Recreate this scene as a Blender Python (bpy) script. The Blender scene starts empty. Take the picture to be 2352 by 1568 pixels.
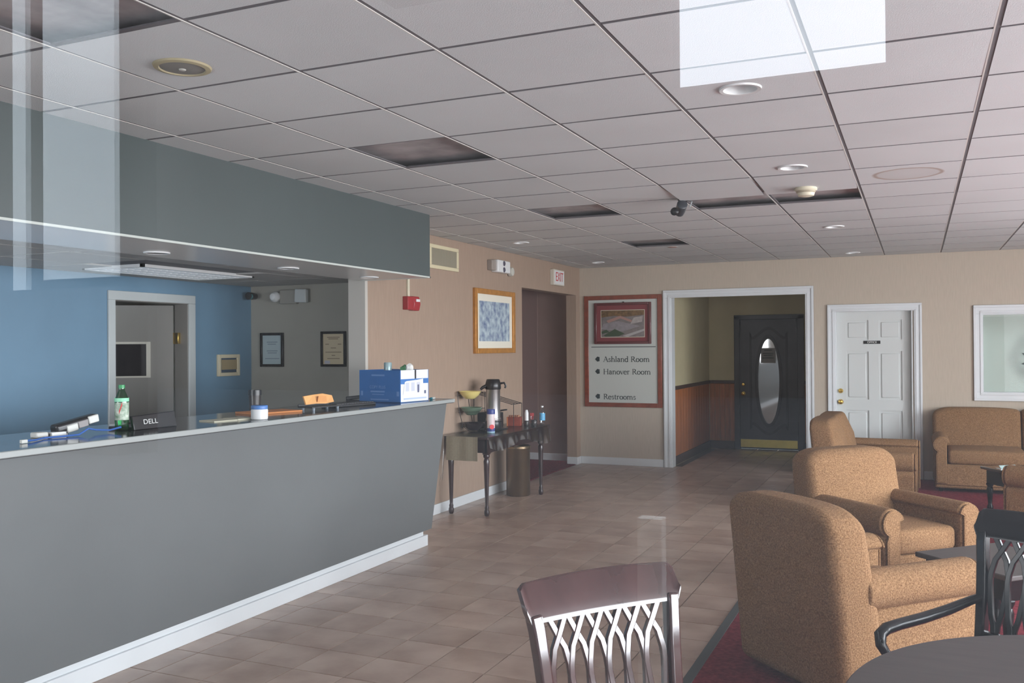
import bpy, bmesh, math, random
from mathutils import Vector, Matrix
random.seed(7)
PI = math.pi
SC = bpy.context.scene
COL = SC.collection

# ------------------------------------------------------------------ camera, sky, lights, exposure
CEIL = 2.679          # underside of the tiled ceiling
XL, YB, XR, YF = -4.24, 11.80, 4.0, 0.25    # left wall, back wall, window wall on the right, storefront
YAW, PITCH, ROLL, FPX = 0.4195, 0.0062, -0.0068, 2088.07
fw = Vector((-math.sin(YAW)*math.cos(PITCH), math.cos(YAW)*math.cos(PITCH), math.sin(PITCH)))
rt = Vector((math.cos(YAW), math.sin(YAW), 0)); up = rt.cross(fw)
r2 = rt*math.cos(ROLL) + up*math.sin(ROLL); u2 = -rt*math.sin(ROLL) + up*math.cos(ROLL)
cam = bpy.data.cameras.new('camera'); camo = bpy.data.objects.new('camera', cam); COL.objects.link(camo)
m = Matrix((r2, u2, -fw)).transposed().to_4x4(); m.translation = (0, 0, 1.6)
camo.matrix_world = m
cam.sensor_width = 36; cam.lens = FPX*36/2352; cam.clip_start = 0.02; cam.clip_end = 300
SC.camera = camo
SC.view_settings.view_transform = 'Standard'; SC.view_settings.look = 'None'
SC.view_settings.gamma = 1; SC.view_settings.use_curve_mapping = False
SC.view_settings.exposure = 0.17
try: SC.cycles.use_denoising = True
except Exception: pass
W = bpy.data.worlds.new('sky'); SC.world = W; W.use_nodes = True
bg = W.node_tree.nodes['Background']; bg.inputs[0].default_value = (0.80, 0.90, 1.0, 1); bg.inputs[1].default_value = 11.0

def portal(loc, rot, sx, sy):
    l = bpy.data.lights.new('window_portal', 'AREA'); l.shape = 'RECTANGLE'; l.size = sx; l.size_y = sy
    try: l.cycles.is_portal = True
    except Exception: l.energy = 0
    o = bpy.data.objects.new('window_portal', l); COL.objects.link(o); o.location = loc; o.rotation_euler = rot
RIGHT_WINDOWS = [(0.9, 3.3), (3.9, 6.3), (6.9, 9.3)]
for a, b in RIGHT_WINDOWS:
    portal((XR+0.30, (a+b)/2, 1.45), (0, PI/2, 0), 1.9, b-a)
FRONT_WINDOWS = [(-5.75, -4.1), (-3.9, -1.75), (-1.55, 1.55), (1.75, 3.8)]
for a, b in FRONT_WINDOWS:
    portal(((a+b)/2, YF-0.02, 1.4), (PI/2, 0, 0), b-a, 2.1)
def daylight(name, loc, rot, sx, sy, watts, col):
    l = bpy.data.lights.new(name, 'AREA'); l.shape = 'RECTANGLE'; l.size = sx; l.size_y = sy; l.energy = watts; l.color = col
    o = bpy.data.objects.new(name, l); COL.objects.link(o); o.location = loc; o.rotation_euler = rot
for a, b in RIGHT_WINDOWS:
    daylight('window_daylight', (XR+0.16, (a+b)/2, 1.45), (0, PI/2, 0), 1.85, b-a-.05, 190, (0.95, 0.97, 1.0))
for a, b in FRONT_WINDOWS:
    if a != -1.55: daylight('window_daylight', ((a+b)/2, YF-0.03, 1.4), (PI/2, 0, 0), b-a-.05, 2.0, {-5.75: 65, -3.9: 4, 1.75: 80}[a], (0.95, 0.97, 1.0))

# ------------------------------------------------------------------ materials
def lin(c):
    return tuple(((v/255)/12.92 if v/255 <= 0.04045 else ((v/255+0.055)/1.055)**2.4) for v in c)
MATS = {}
def M(name, c, rough=0.6, metal=0.0, noise=0.0, scale=8.0, bump=0.0, bscale=60.0, objrand=0.0, spec=0.5, coat=0.0, c2=None, stretch=None, alpha=None):
    if name in MATS: return MATS[name]
    mt = bpy.data.materials.new(name); mt.use_nodes = True; nt = mt.node_tree
    b = nt.nodes['Principled BSDF']
    c = lin(c); b.inputs['Roughness'].default_value = rough; b.inputs['Metallic'].default_value = metal
    b.inputs['Specular IOR Level'].default_value = spec
    if coat: b.inputs['Coat Weight'].default_value = coat; b.inputs['Coat Roughness'].default_value = 0.12
    b.inputs['Base Color'].default_value = (*c, 1)
    tc = nt.nodes.new('ShaderNodeTexCoord'); out = None
    src = tc.outputs['Object']
    if stretch:
        mp = nt.nodes.new('ShaderNodeMapping'); mp.inputs['Scale'].default_value = stretch
        nt.links.new(src, mp.inputs[0]); src = mp.outputs[0]
    if noise or c2:
        n = nt.nodes.new('ShaderNodeTexNoise'); n.inputs['Scale'].default_value = scale; n.inputs['Detail'].default_value = 5
        if objrand:
            oi = nt.nodes.new('ShaderNodeObjectInfo'); ad = nt.nodes.new('ShaderNodeVectorMath'); ad.operation = 'ADD'
            mu = nt.nodes.new('ShaderNodeMath'); mu.operation = 'MULTIPLY'; mu.inputs[1].default_value = 37
            nt.links.new(oi.outputs['Random'], mu.inputs[0]); nt.links.new(src, ad.inputs[0]); nt.links.new(mu.outputs[0], ad.inputs[1])
            nt.links.new(ad.outputs[0], n.inputs['Vector'])
        else: nt.links.new(src, n.inputs['Vector'])
        r = nt.nodes.new('ShaderNodeValToRGB'); r.color_ramp.elements[0].position = 0.3; r.color_ramp.elements[1].position = 0.7
        lo = lin(c2[0]) if c2 else tuple(v*(1-noise) for v in c); hi = lin(c2[1]) if c2 else tuple(min(1, v*(1+noise)) for v in c)
        r.color_ramp.elements[0].color = (*lo, 1); r.color_ramp.elements[1].color = (*hi, 1)
        nt.links.new(n.outputs['Fac'], r.inputs[0]); out = r.outputs[0]
    if objrand:
        oi = nt.nodes.new('ShaderNodeObjectInfo'); hs = nt.nodes.new('ShaderNodeHueSaturation')
        mr = nt.nodes.new('ShaderNodeMapRange'); mr.inputs[3].default_value = 1-objrand; mr.inputs[4].default_value = 1+objrand
        nt.links.new(oi.outputs['Random'], mr.inputs[0]); nt.links.new(mr.outputs[0], hs.inputs['Value'])
        if out: nt.links.new(out, hs.inputs['Color'])
        else: hs.inputs['Color'].default_value = (*c, 1)
        out = hs.outputs[0]
    if out: nt.links.new(out, b.inputs['Base Color'])
    if bump:
        n2 = nt.nodes.new('ShaderNodeTexNoise'); n2.inputs['Scale'].default_value = bscale; n2.inputs['Detail'].default_value = 4
        bp = nt.nodes.new('ShaderNodeBump'); bp.inputs['Strength'].default_value = bump; bp.inputs['Distance'].default_value = 0.01
        nt.links.new(tc.outputs['Object'], n2.inputs['Vector']); nt.links.new(n2.outputs['Fac'], bp.inputs['Height']); nt.links.new(bp.outputs[0], b.inputs['Normal'])
    MATS[name] = mt
    return mt
def glass(name, refl=0.08, tint=(1, 1, 1), rough=0.0):
    if name in MATS: return MATS[name]
    mt = bpy.data.materials.new(name); mt.use_nodes = True; nt = mt.node_tree; nt.nodes.clear()
    o = nt.nodes.new('ShaderNodeOutputMaterial'); mx = nt.nodes.new('ShaderNodeMixShader'); mx.inputs[0].default_value = refl
    t = nt.nodes.new('ShaderNodeBsdfTransparent'); t.inputs[0].default_value = (*tint, 1)
    g = nt.nodes.new('ShaderNodeBsdfGlossy'); g.inputs['Roughness'].default_value = rough
    nt.links.new(t.outputs[0], mx.inputs[1]); nt.links.new(g.outputs[0], mx.inputs[2]); nt.links.new(mx.outputs[0], o.inputs[0])
    MATS[name] = mt; return mt

WHITE = M('white_trim_paint', (214, 218, 220), 0.35, noise=0.03, scale=3)
CEILT = M('ceiling_tile_board', (207, 211, 212), 0.9, noise=0.035, scale=1.6, objrand=0.03, bump=0.15, bscale=220)
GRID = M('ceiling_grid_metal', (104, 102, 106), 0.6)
PALE_STRIP = M('pale_grid_strip', (214, 212, 206), 0.5)
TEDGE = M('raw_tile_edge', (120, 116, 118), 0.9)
TAN = M('tan_wallpaper', (160, 138, 120), 0.8, noise=0.05, scale=60, stretch=(1, 1, 0.1))
BEIGE = M('beige_wallpaper', (186, 174, 158), 0.8, noise=0.04, scale=70, stretch=(1, 1, 0.1))
BLUE = M('blue_wall_paint', (104, 138, 162), 0.5, noise=0.06, scale=2)
GREYW = M('grey_green_wall_paint', (160, 158, 148), 0.7, noise=0.03, scale=4)
BROWN = M('brown_hall_paint', (150, 126, 118), 0.75, noise=0.04, scale=5)
COUNTER = M('grey_laminate', (98, 101, 101), 0.45, noise=0.06, scale=1.2, bump=0.03)
SOFFIT = M('dark_green_grey_laminate', (70, 80, 80), 0.45, noise=0.05, scale=1.5)
SOFFU = M('satin_white_soffit', (224, 224, 222), 0.25)
TOPM = M('dark_glossy_counter_laminate', (60, 60, 62), 0.12, noise=0.15, scale=30)
ALU = M('pale_counter_edge', (150, 154, 152), 0.35)
BLACKP = M('black_plastic', (26, 26, 28), 0.3)
BLACKW = M('black_lacquer_wood', (13, 11, 12), 0.2, coat=0.12, spec=.3)
MAHOG = M('mahogany_lacquer', (62, 38, 36), 0.17, noise=0.25, scale=9, stretch=(1, 1, 0.3), coat=0.5)
DARKW = M('dark_red_brown_wood', (46, 26, 26), 0.28, noise=0.2, scale=12, coat=0.2)
TABLEM = M('dark_brown_table_laminate', (66, 59, 57), 0.45, noise=0.12, scale=25, stretch=(0.3, 2, 1))
FABRIC = M('tan_speckled_fabric', (178, 130, 92), 0.95, scale=150, c2=((98, 69, 43), (154, 120, 87)), bump=0.35, bscale=160, spec=0.15)
RED = M('red_carpet', (112, 38, 48), 1.0, scale=40, c2=((92, 24, 36), (128, 48, 56)), bump=0.6, bscale=240, spec=0.1)
EDGE = M('dark_rubber_edge', (66, 68, 66), 0.6)
WOODW = M('orange_brown_panelling', (164, 100, 58), 0.45, noise=0.2, scale=10, stretch=(3, 3, 0.25))
DARKP = M('dark_brown_rail_paint', (66, 48, 42), 0.4)
BLKDOOR = M('charcoal_door_paint', (54, 54, 56), 0.42, noise=0.15, scale=3)
BRASS = M('polished_brass', (214, 180, 96), 0.22, metal=1.0)
KICK = M('brass_kick_plate', (206, 190, 100), 0.3, metal=1.0, noise=0.1, scale=6)
CHROME = M('brushed_steel', (214, 214, 214), 0.3, metal=1.0)
BRONZE = M('bronze_bin_metal', (120, 100, 78), 0.35, metal=0.85, noise=0.1, scale=4)
REDP = M('red_alarm_plastic', (158, 40, 46), 0.4)
CREAM = M('cream_plastic', (214, 208, 184), 0.5)
WHITEP = M('white_plastic', (226, 228, 228), 0.35)
PAPER = M('white_paper', (232, 232, 228), 0.8)
INK = M('dark_sign_ink', (44, 54, 56), 0.6)
SIGNBD = M('pale_grey_sign_board', (196, 200, 194), 0.5)
CHERRY = M('red_brown_cherry_wood', (128, 62, 42), 0.35, noise=0.2, scale=14, coat=0.2)
GOLD = M('gold_frame', (190, 132, 62), 0.35, metal=0.3, noise=0.15, scale=18)
MAROON = M('maroon_mat', (126, 54, 58), 0.6)
PANE = glass('window_glass', 0.06)
CLEAR = glass('clear_plastic_sheet', 0.32, (0.93, 0.95, 0.94), 0.16)
PLENUM = M('dusty_plenum_board', (166, 160, 160), 0.9, noise=0.3, scale=5)
MOULD = M('black_moulding', (30, 28, 30), .45)
DARKROOM = M('unlit_room_paint', (70, 70, 70), 0.9)
GREYDOOR = M('grey_door_paint', (132, 129, 124), 0.5, noise=0.04, scale=3)

# ------------------------------------------------------------------ mesh helpers
class MB:
    def __init__(s, o=(0, 0, 0)): s.bm = bmesh.new(); s.o = Vector(o)
    def _v(s, p): return s.bm.verts.new(Vector(p) - s.o)
    def box(s, a, b, mat=None):
        x0, y0, z0 = a; x1, y1, z1 = b
        P = [(x0, y0, z0), (x1, y0, z0), (x1, y1, z0), (x0, y1, z0), (x0, y0, z1), (x1, y0, z1), (x1, y1, z1), (x0, y1, z1)]
        v = [s._v(Matrix.__matmul__(mat, Vector(p)) if mat else p) for p in P]
        for f in ((0, 3, 2, 1), (4, 5, 6, 7), (0, 1, 5, 4), (1, 2, 6, 5), (2, 3, 7, 6), (3, 0, 4, 7)): s.bm.faces.new([v[i] for i in f])
        return s
    def quad(s, *P): s.bm.faces.new([s._v(p) for p in P]); return s
    def prism(s, P, off):
        a = [s._v(p) for p in P]; b = [s._v(Vector(p)+Vector(off)) for p in P]; n = len(P)
        s.bm.faces.new(a[::-1]); s.bm.faces.new(b)
        for i in range(n): s.bm.faces.new([a[i], a[(i+1) % n], b[(i+1) % n], b[i]])
        return s
    def lathe(s, prof, c=(0, 0, 0), n=24, mat=None, cap=True):
        rings = []
        for r, z in prof:
            ring = []
            for k in range(n):
                p = Vector((r*math.cos(2*PI*k/n), r*math.sin(2*PI*k/n), z))
                if mat: p = mat @ p
                ring.append(s._v(p + Vector(c)))
            rings.append(ring)
        for a, b in zip(rings, rings[1:]):
            for k in range(n): s.bm.faces.new([a[k], a[(k+1) % n], b[(k+1) % n], b[k]])
        if cap:
            if prof[0][0] > 1e-5: s.bm.faces.new(rings[0][::-1])
            if prof[-1][0] > 1e-5: s.bm.faces.new(rings[-1])
        return s
    def tube(s, path, r, n=8, sq=None):
        P = [Vector(p) for p in path]; rings = []
        R = r if isinstance(r, (list, tuple)) else [r]*len(P)
        prev = None
        for i, p in enumerate(P):
            d = (P[min(i+1, len(P)-1)] - P[max(i-1, 0)]).normalized()
            if prev is None:
                a = Vector((0, 0, 1)) if abs(d.z) < 0.9 else Vector((0, 1, 0)); x = d.cross(a).normalized()
            else: x = (prev - d*prev.dot(d)).normalized()
            prev = x; y = d.cross(x)
            if sq: offs = [(-sq[0], -sq[1]), (sq[0], -sq[1]), (sq[0], sq[1]), (-sq[0], sq[1])]
            else: offs = [(R[i]*math.cos(2*PI*k/n), R[i]*math.sin(2*PI*k/n)) for k in range(n)]
            rings.append([s._v(p + x*u + y*w) for u, w in offs])
        for a, b in zip(rings, rings[1:]):
            for k in range(len(a)): s.bm.faces.new([a[k], a[(k+1) % len(a)], b[(k+1) % len(a)], b[k]])
        s.bm.faces.new(rings[0][::-1]); s.bm.faces.new(rings[-1]); return s
    def cushion(s, c, h, r, bulge=(0, 0, 0), q=4, mid=4):
        def axis(hh):
            rr = min(r, hh*0.999); a = [-hh + rr*(1-math.cos(PI/2*k/q)) for k in range(q+1)]
            inner = hh-rr; mids = [-inner + 2*inner*k/mid for k in range(1, mid)]
            return a + mids + [-x for x in a[::-1]]
        ax = [axis(x) for x in h]; V = {}
        def vert(i, j, k):
            key = (i, j, k)
            if key not in V:
                p = Vector((ax[0][i], ax[1][j], ax[2][k])); inn = Vector([max(-(h[t]-min(r, h[t]*.999)), min(h[t]-min(r, h[t]*.999), p[t])) for t in range(3)])
                d = p-inn
                if d.length > 1e-9: p = inn + d.normalized()*min(r, min(h)*.999) if False else inn + Vector([d[t] for t in range(3)]).normalized()*min(r, max(abs(x) for x in d) if sum(abs(x) > 1e-6 for x in d) == 1 else r)
                f = [1-(p[t]/h[t])**2 for t in range(3)]
                q_ = p.copy()
                for t in range(3):
                    u, w = [x for x in range(3) if x != t]
                    q_[t] += bulge[t]*max(0, f[u])*max(0, f[w])*(1 if p[t] > 0 else -1)*abs(p[t])/h[t]
                V[key] = s._v(q_ + Vector(c))
            return V[key]
        N = [len(a)-1 for a in ax]
        for t in range(3):
            u, w = [(1, 2), (2, 0), (0, 1)][t]
            for e in (0, N[t]):
                for i in range(N[u]):
                    for j in range(N[w]):
                        idx = []
                        for di, dj in ((0, 0), (1, 0), (1, 1), (0, 1)):
                            k = [0, 0, 0]; k[t] = e; k[u] = i+di; k[w] = j+dj; idx.append(vert(*k))
                        try: s.bm.faces.new(idx if e else idx[::-1])
                        except Exception: pass
        return s
    def build(s, name, mat, parent=None, smooth=False, bevel=0.0, seg=2, kind=None, label=None, ang=40):
        me = bpy.data.meshes.new(name); s.bm.normal_update(); bmesh.ops.recalc_face_normals(s.bm, faces=s.bm.faces); s.bm.to_mesh(me); s.bm.free()
        me.materials.append(mat)
        if smooth or bevel:
            for p in me.polygons: p.use_smooth = True
            me.set_sharp_from_angle(angle=math.radians(ang))
        o = bpy.data.objects.new(name, me); COL.objects.link(o)
        if parent: o.parent = parent
        elif s.o.length: o.location = s.o
        if bevel:
            b = o.modifiers.new('edge', 'BEVEL'); b.width = bevel; b.segments = seg; b.limit_method = 'ANGLE'; b.angle_limit = math.radians(35)
        if kind: o['kind'] = kind
        if label: o['label'] = label
        return o
def tag(o, label, cat, group=None):
    o['label'] = label; o['category'] = cat
    if group: o['group'] = group
    return o
def thing(name, label, cat, loc=(0, 0, 0), rotz=0.0, group=None):
    o = bpy.data.objects.new(name, None); COL.objects.link(o); o.location = loc; o.rotation_euler = (0, 0, rotz); o.empty_display_size = 0.1
    return tag(o, label, cat, group)
def struct(name, loc=(0, 0, 0)):
    o = bpy.data.objects.new(name, None); COL.objects.link(o); o.location = loc; o['kind'] = 'structure'; return o
def sbox(name, a, b, mat, parent=None, kind='structure', bevel=0.0):
    return MB().box(a, b).build(name, mat, parent, bevel=bevel, kind=None if parent else kind)
def share(name, o, parent, loc, rot=None, mat=None):
    c = o.copy(); c.name = name; COL.objects.link(c); c.parent = parent; c.location = loc
    if rot: c.rotation_euler = rot
    return c
def copy_tree(o, parent=None):
    c = o.copy(); COL.objects.link(c); c.parent = parent
    for ch in list(o.children): copy_tree(ch, c)
    return c
def text(name, body, size, mat, parent, loc, rot, align='CENTER', depth=0.001, sx=1.0, o=(0, 0, 0)):
    cu = bpy.data.curves.new(name, 'FONT'); cu.body = body; cu.size = size; cu.extrude = depth; cu.align_x = align; cu.align_y = 'CENTER'
    t = bpy.data.objects.new(name, cu); COL.objects.link(t)
    dg = bpy.context.evaluated_depsgraph_get(); me = bpy.data.meshes.new_from_object(t.evaluated_get(dg)); me.name = name
    bpy.data.objects.remove(t); me.materials.clear(); me.materials.append(mat)
    ob = bpy.data.objects.new(name, me); COL.objects.link(ob); ob.parent = parent
    ob.location = Vector(loc)-Vector(o); ob.rotation_euler = rot; ob.scale = (sx, 1, 1)
    return ob

# ------------------------------------------------------------------ floor: tiles, carpet
TS = 0.3048; GX0 = -1.04; GY0 = 3.406
floor = sbox('floor', (-6.1, YF, -0.12), (XR, 14.3, -0.012), M('grout', (96, 82, 75), 0.8), None)
TILE = M('terracotta_beige_floor_tile', (160, 134, 118), 0.33, scale=3.2, objrand=0.055,
         c2=((152, 126, 110), (188, 166, 150)), bump=0.06, bscale=30)
tb = MB().box((-TS/2+.0035, -TS/2+.0035, -0.012), (TS/2-.0035, TS/2-.0035, 0.0)).build('floor_tile', TILE, floor)
first = True
rest = MB()
n_tiles = 0
for i in range(0, 22):
    for j in range(-11, 37):
        x = GX0 - TS*(i+0.5); y = GY0 + TS*(j+0.5)
        inroom = x+TS/2 > XL+0.02 and YF < y and y-TS/2 < YB-.02
        hall = (-3.0 < x) and YB <= y < 14.3
        if not (inroom or hall): continue
        if i > 8 and y < 6.6: continue
        if y < 3.35 or y+TS/2 > YB or i > 9: rest.box((max(XL, x-TS/2+.0035), y-TS/2+.0035, -0.012), (x+TS/2-.0035, y+TS/2-.0035, 0.0)); continue
        n_tiles += 1
        if first: tb.location = (x, y, 0); first = False
        else: share('floor_tile', tb, floor, (x, y, 0))
rest.build('floor_tiling', TILE, floor, kind='stuff')
MB().box((GX0+0.045, YF, -0.012), (XR, YB, 0.006)).build('carpet', RED, floor, label='red speckled carpet')
MB().box((GX0-0.001, YF, -0.012), (GX0+0.05, YB, 0.008)).build('carpet_edge', EDGE, floor, bevel=0.003, label='dark rubber carpet edging')
MB().box((-6.0, 9.7, -0.012), (XL-0.02, 12.0, 0.005)).build('hall_carpet', RED, floor, label='red carpet in the unlit hall')

# ------------------------------------------------------------------ ceiling: grid, tiles, plenum
GS = 0.6099; CX0 = -3.4015-GS; CY0 = 2.2712
ceiling = struct('ceiling', (0, 0, CEIL))
O = (0, 0, CEIL)
MB(O).box((XL, YF, CEIL+0.045), (XR, YB, CEIL+0.06)).build('plenum_deck', PLENUM, ceiling)
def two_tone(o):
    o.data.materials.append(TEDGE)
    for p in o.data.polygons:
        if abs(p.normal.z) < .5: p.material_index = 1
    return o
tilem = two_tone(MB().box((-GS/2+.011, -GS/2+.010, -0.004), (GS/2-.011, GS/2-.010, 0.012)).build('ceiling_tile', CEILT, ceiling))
DOWNLIGHTS = {(5, 2): (-.668, 3.86), (5, 5): (-.68, 5.70), (5, 10): (-.681, 8.73), (5, 14): (-.684, 11.30), (0, 10): (-3.72, 8.58), (0, 14): (-3.72, 11.05)}
def holed_tile(cx, cy, hx, hy, R_):
    mb = MB(); n_ = 40; a = []; b = []; a2 = []; b2 = []
    for k in range(n_):
        t_ = 2*PI*k/n_; c_, s_ = math.cos(t_), math.sin(t_); f_ = 1/max(abs(c_)/(GS/2-.011), abs(s_)/(GS/2-.010))
        P, Q = (c_*f_, s_*f_), (hx-cx+c_*R_, hy-cy+s_*R_)
        a.append(mb._v((*P, -.004))); b.append(mb._v((*Q, -.004))); a2.append(mb._v((*P, .012))); b2.append(mb._v((*Q, .012)))
    for k in range(n_):
        j_ = (k+1) % n_
        for q in ((a[k], a[j_], b[j_], b[k]), (a2[k], b2[k], b2[j_], a2[j_]), (a[k], a2[k], a2[j_], a[j_]), (b[k], b[j_], b2[j_], b2[k])): mb.bm.faces.new(q)
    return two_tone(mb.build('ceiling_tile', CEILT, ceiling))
STAIN = M('stained_ceiling_tile_board', (207, 211, 212), 0.9, noise=0.03, scale=1.6)
nt = STAIN.node_tree; bb = nt.nodes['Principled BSDF']; old = bb.inputs['Base Color'].links[0].from_socket
tc = nt.nodes.new('ShaderNodeTexCoord'); ln = nt.nodes.new('ShaderNodeVectorMath'); ln.operation = 'DISTANCE'; ln.inputs[1].default_value = (0.0, 0.01, -0.004)
nz = nt.nodes.new('ShaderNodeTexNoise'); nz.inputs['Scale'].default_value = 6
md = nt.nodes.new('ShaderNodeMath'); md.operation = 'MULTIPLY_ADD'; md.inputs[1].default_value = 0.03
rp = nt.nodes.new('ShaderNodeValToRGB'); e = rp.color_ramp.elements
e[0].position = 0.0; e[0].color = (.12, .12, .12, 1); e[1].position = 0.19; e[1].color = (0.2, 0.2, 0.2, 1)
for p_, v_ in ((0.205, 0.75), (0.215, 0.75), (0.23, 0.0)):
    q_ = rp.color_ramp.elements.new(p_); q_.color = (v_, v_, v_, 1)
mxc = nt.nodes.new('ShaderNodeMix'); mxc.data_type = 'RGBA'; mxc.inputs[7].default_value = (*lin((158, 134, 118)), 1)
nt.links.new(tc.outputs['Object'], ln.inputs[0]); nt.links.new(tc.outputs['Object'], nz.inputs['Vector'])
nt.links.new(nz.outputs['Fac'], md.inputs[0]); nt.links.new(ln.outputs['Value'], md.inputs[2]); nt.links.new(md.outputs[0], rp.inputs[0])
nt.links.new(rp.outputs[0], mxc.inputs[0]); nt.links.new(old, mxc.inputs[6]); nt.links.new(mxc.outputs[2], bb.inputs['Base Color'])
MISSING = {(2, -1), (2, 3), (2, 7), (2, 11), (4, 7), (5, 7)}   # tiles that have been taken out
first = True
for i in range(-1, 13):
    for j in range(-4, 16):
        x0 = max(CX0+GS*i, XL); x1 = min(CX0+GS*(i+1), XR); y0 = max(CY0+GS*j, YF); y1 = min(CY0+GS*(j+1), YB)
        if x1-x0 < 0.05 or y1-y0 < 0.05: continue
        if (i, j) in MISSING: continue
        if x1 < -3.62 and y1 < 6.40: continue
        full = (x1-x0 > GS-.002 and y1-y0 > GS-.002)
        cx, cy = (x0+x1)/2, (y0+y1)/2
        if full:
            if (i, j) in DOWNLIGHTS: holed_tile(cx, cy, *DOWNLIGHTS[(i, j)], .078).location = (cx, cy, 0); continue
            if first: t = tilem; t.location = (cx, cy, 0); first = False
            else: t = share('ceiling_tile', tilem, ceiling, (cx, cy, 0))
            if (i, j) == (6, 6):
                mm = tilem.data.copy(); mm.materials[0] = STAIN; t.data = mm; t['label'] = 'ceiling tile with a round brown water stain'
            else: t.rotation_euler = (random.gauss(0, .0012), random.gauss(0, .0012), 0)
            if (i, j) in ((4, 6), (5, 6)): t.rotation_euler = (-0.035, 0.0, 0); t.location.z -= 0.012
        else:
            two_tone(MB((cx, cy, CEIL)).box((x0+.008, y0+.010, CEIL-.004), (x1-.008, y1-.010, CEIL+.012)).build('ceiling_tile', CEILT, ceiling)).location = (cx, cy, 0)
for i in range(0, 14):
    x = CX0+GS*i
    if XL < x < XR:
        ya = 6.45 if x < -3.6 else YF
        rn = MB(O).box((x-.0125, ya, CEIL-.0016), (x+.0125, YB, CEIL+.003)).build('ceiling_runner', GRID, ceiling); MB(O).box((x-.0115, ya, CEIL-.0043), (x-.0055, YB, CEIL-.0016)).build('runner_strip', PALE_STRIP, rn)  # grey bar with a pale strip along one side
for j in range(-3, 16):
    y = CY0+GS*j
    if YF < y < YB:
        xa = -3.6 if y < 6.4 else XL
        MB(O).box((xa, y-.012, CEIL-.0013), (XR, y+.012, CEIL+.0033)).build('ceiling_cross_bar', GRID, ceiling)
MB(O).box((XL, YF, CEIL+0.20), (XR, YB, CEIL+0.45)).build('roof_deck', DARKROOM, ceiling)

# ------------------------------------------------------------------ walls
T = 0.14
# left wall with hall opening (Y 9.80-11.62, head 2.30)
wl = struct('wall_left')
MB().box((XL-T, 6.50, 0), (XL, 9.80, CEIL+.1)).box((XL-T, 9.80, 2.30), (XL, 11.65, CEIL+.1)).box((XL-T, 11.65, 0), (XL, YB+.1, CEIL+.1)).build('wallpaper_panel', TAN, wl)
MB().box((XL-T-.015, 6.46, 0), (XL+.012, 6.50, CEIL)).build('corner_post', M('pale_post_paint', (190, 186, 178), .5), wl)
sbox('baseboard_left', (XL, 6.50, 0), (XL+.014, 9.80, 0.098), WHITE, bevel=.004)
bs = MB().box((XL, 11.65, 0), (XL+.014, YB, 0.10)).box((XL-T, 11.636, 0), (XL+.014, 11.65, 0.10)).build('baseboard_stub', WHITE, bevel=.004, kind='structure')
# unlit hall behind the opening
wh = struct('wall_hall')
MB().box((-6.0, 11.96, -.1), (XL-T+.001, 12.06, 2.7)).build('hall_end_wall', BROWN, wh)
MB().box((-5.42, 11.945, 0.0), (-4.93, 11.96, 2.6)).build('hall_wall_panel', M('brown_panel_paint', (142, 118, 112), .7), wh, bevel=.003)
MB().box((-6.1, 9.66, -.1), (-6.0, 12.06, 2.7)).box((-6.0, 9.66, -.1), (XL-T, 9.76, 2.7)).box((-6.1, 9.66, 2.6), (XL-T, 12.06, 2.7)).build('hall_shell', BROWN, wh)
MB().box((-6.0, 11.93, 0), (XL-T, 11.945, 0.10)).build('hall_baseboard', WHITE, wh, bevel=.004)
# back wall with corridor opening (X -2.96..-1.24, head 2.265), office door and window holes
wb = struct('wall_back')
def wallholes(parent, name, y0, y1, x0, x1, z1, holes, mat):
    mb = MB(); xs = x0
    for a, b, c, d in sorted(holes):
        mb.box((xs, y0, 0), (a, y1, z1))
        if c > 0: mb.box((a, y0, 0), (b, y1, c))
        mb.box((a, y0, d), (b, y1, z1)); xs = b
    mb.box((xs, y0, 0), (x1, y1, z1)); mb.build(name, mat, parent)
wallholes(wb, 'wallpaper_panel', YB, YB+T, XL, XR, CEIL+.1, [(-2.975, -1.23, 0, 2.275), (-0.925, -0.05, 0, 2.02), (0.67, 1.95, 1.02, 1.955)], BEIGE)
mb = MB().box((XL+.014, YB-.014, 0), (-3.075, YB, .10)).build('baseboard_back', WHITE, bevel=.004, kind='structure')
MB().box((.055, YB-.014, 0), (XR, YB, .10)).build('baseboard_corner', WHITE, bevel=.004, kind='structure')
MB().box((-1.165, YB-.014, 0), (-1.015, YB, .10)).build('baseboard_pier', WHITE, bevel=.004, kind='structure')
def casing(name, x0, x1, z0, z1, w, y, axis='Y', sill=False, parent=None):
    """moulded casing: a broad board and a raised outer bead, mitred by overlap"""
    mb = MB()
    for d, ww, off in ((.016, w, 0), (.026, w*.28, 0), (.021, w*.22, w*.62)):
        def bx(a, b, c, e): mb.box((a, y-d, c), (b, y, e))
        bx(x0+off, x0+off+ww, z0, z1-off-ww); bx(x1-off-ww, x1-off, z0, z1-off-ww); bx(x0+off, x1-off, z1-off-ww, z1-off)
    return mb.build(name, WHITE, parent, bevel=.003, kind=None if parent else 'structure')
casing('trim_1', -3.066, -1.170, 0, 2.333, 0.10, YB)
MB().box((-2.975, YB-.005, 0), (-2.955, YB+T+.02, 2.275)).box((-1.25, YB-.005, 0), (-1.23, YB+T+.02, 2.275)).box((-2.975, YB-.005, 2.258), (-1.23, YB+T+.02, 2.275)).build('trim_2', WHITE, kind='structure')
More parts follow.
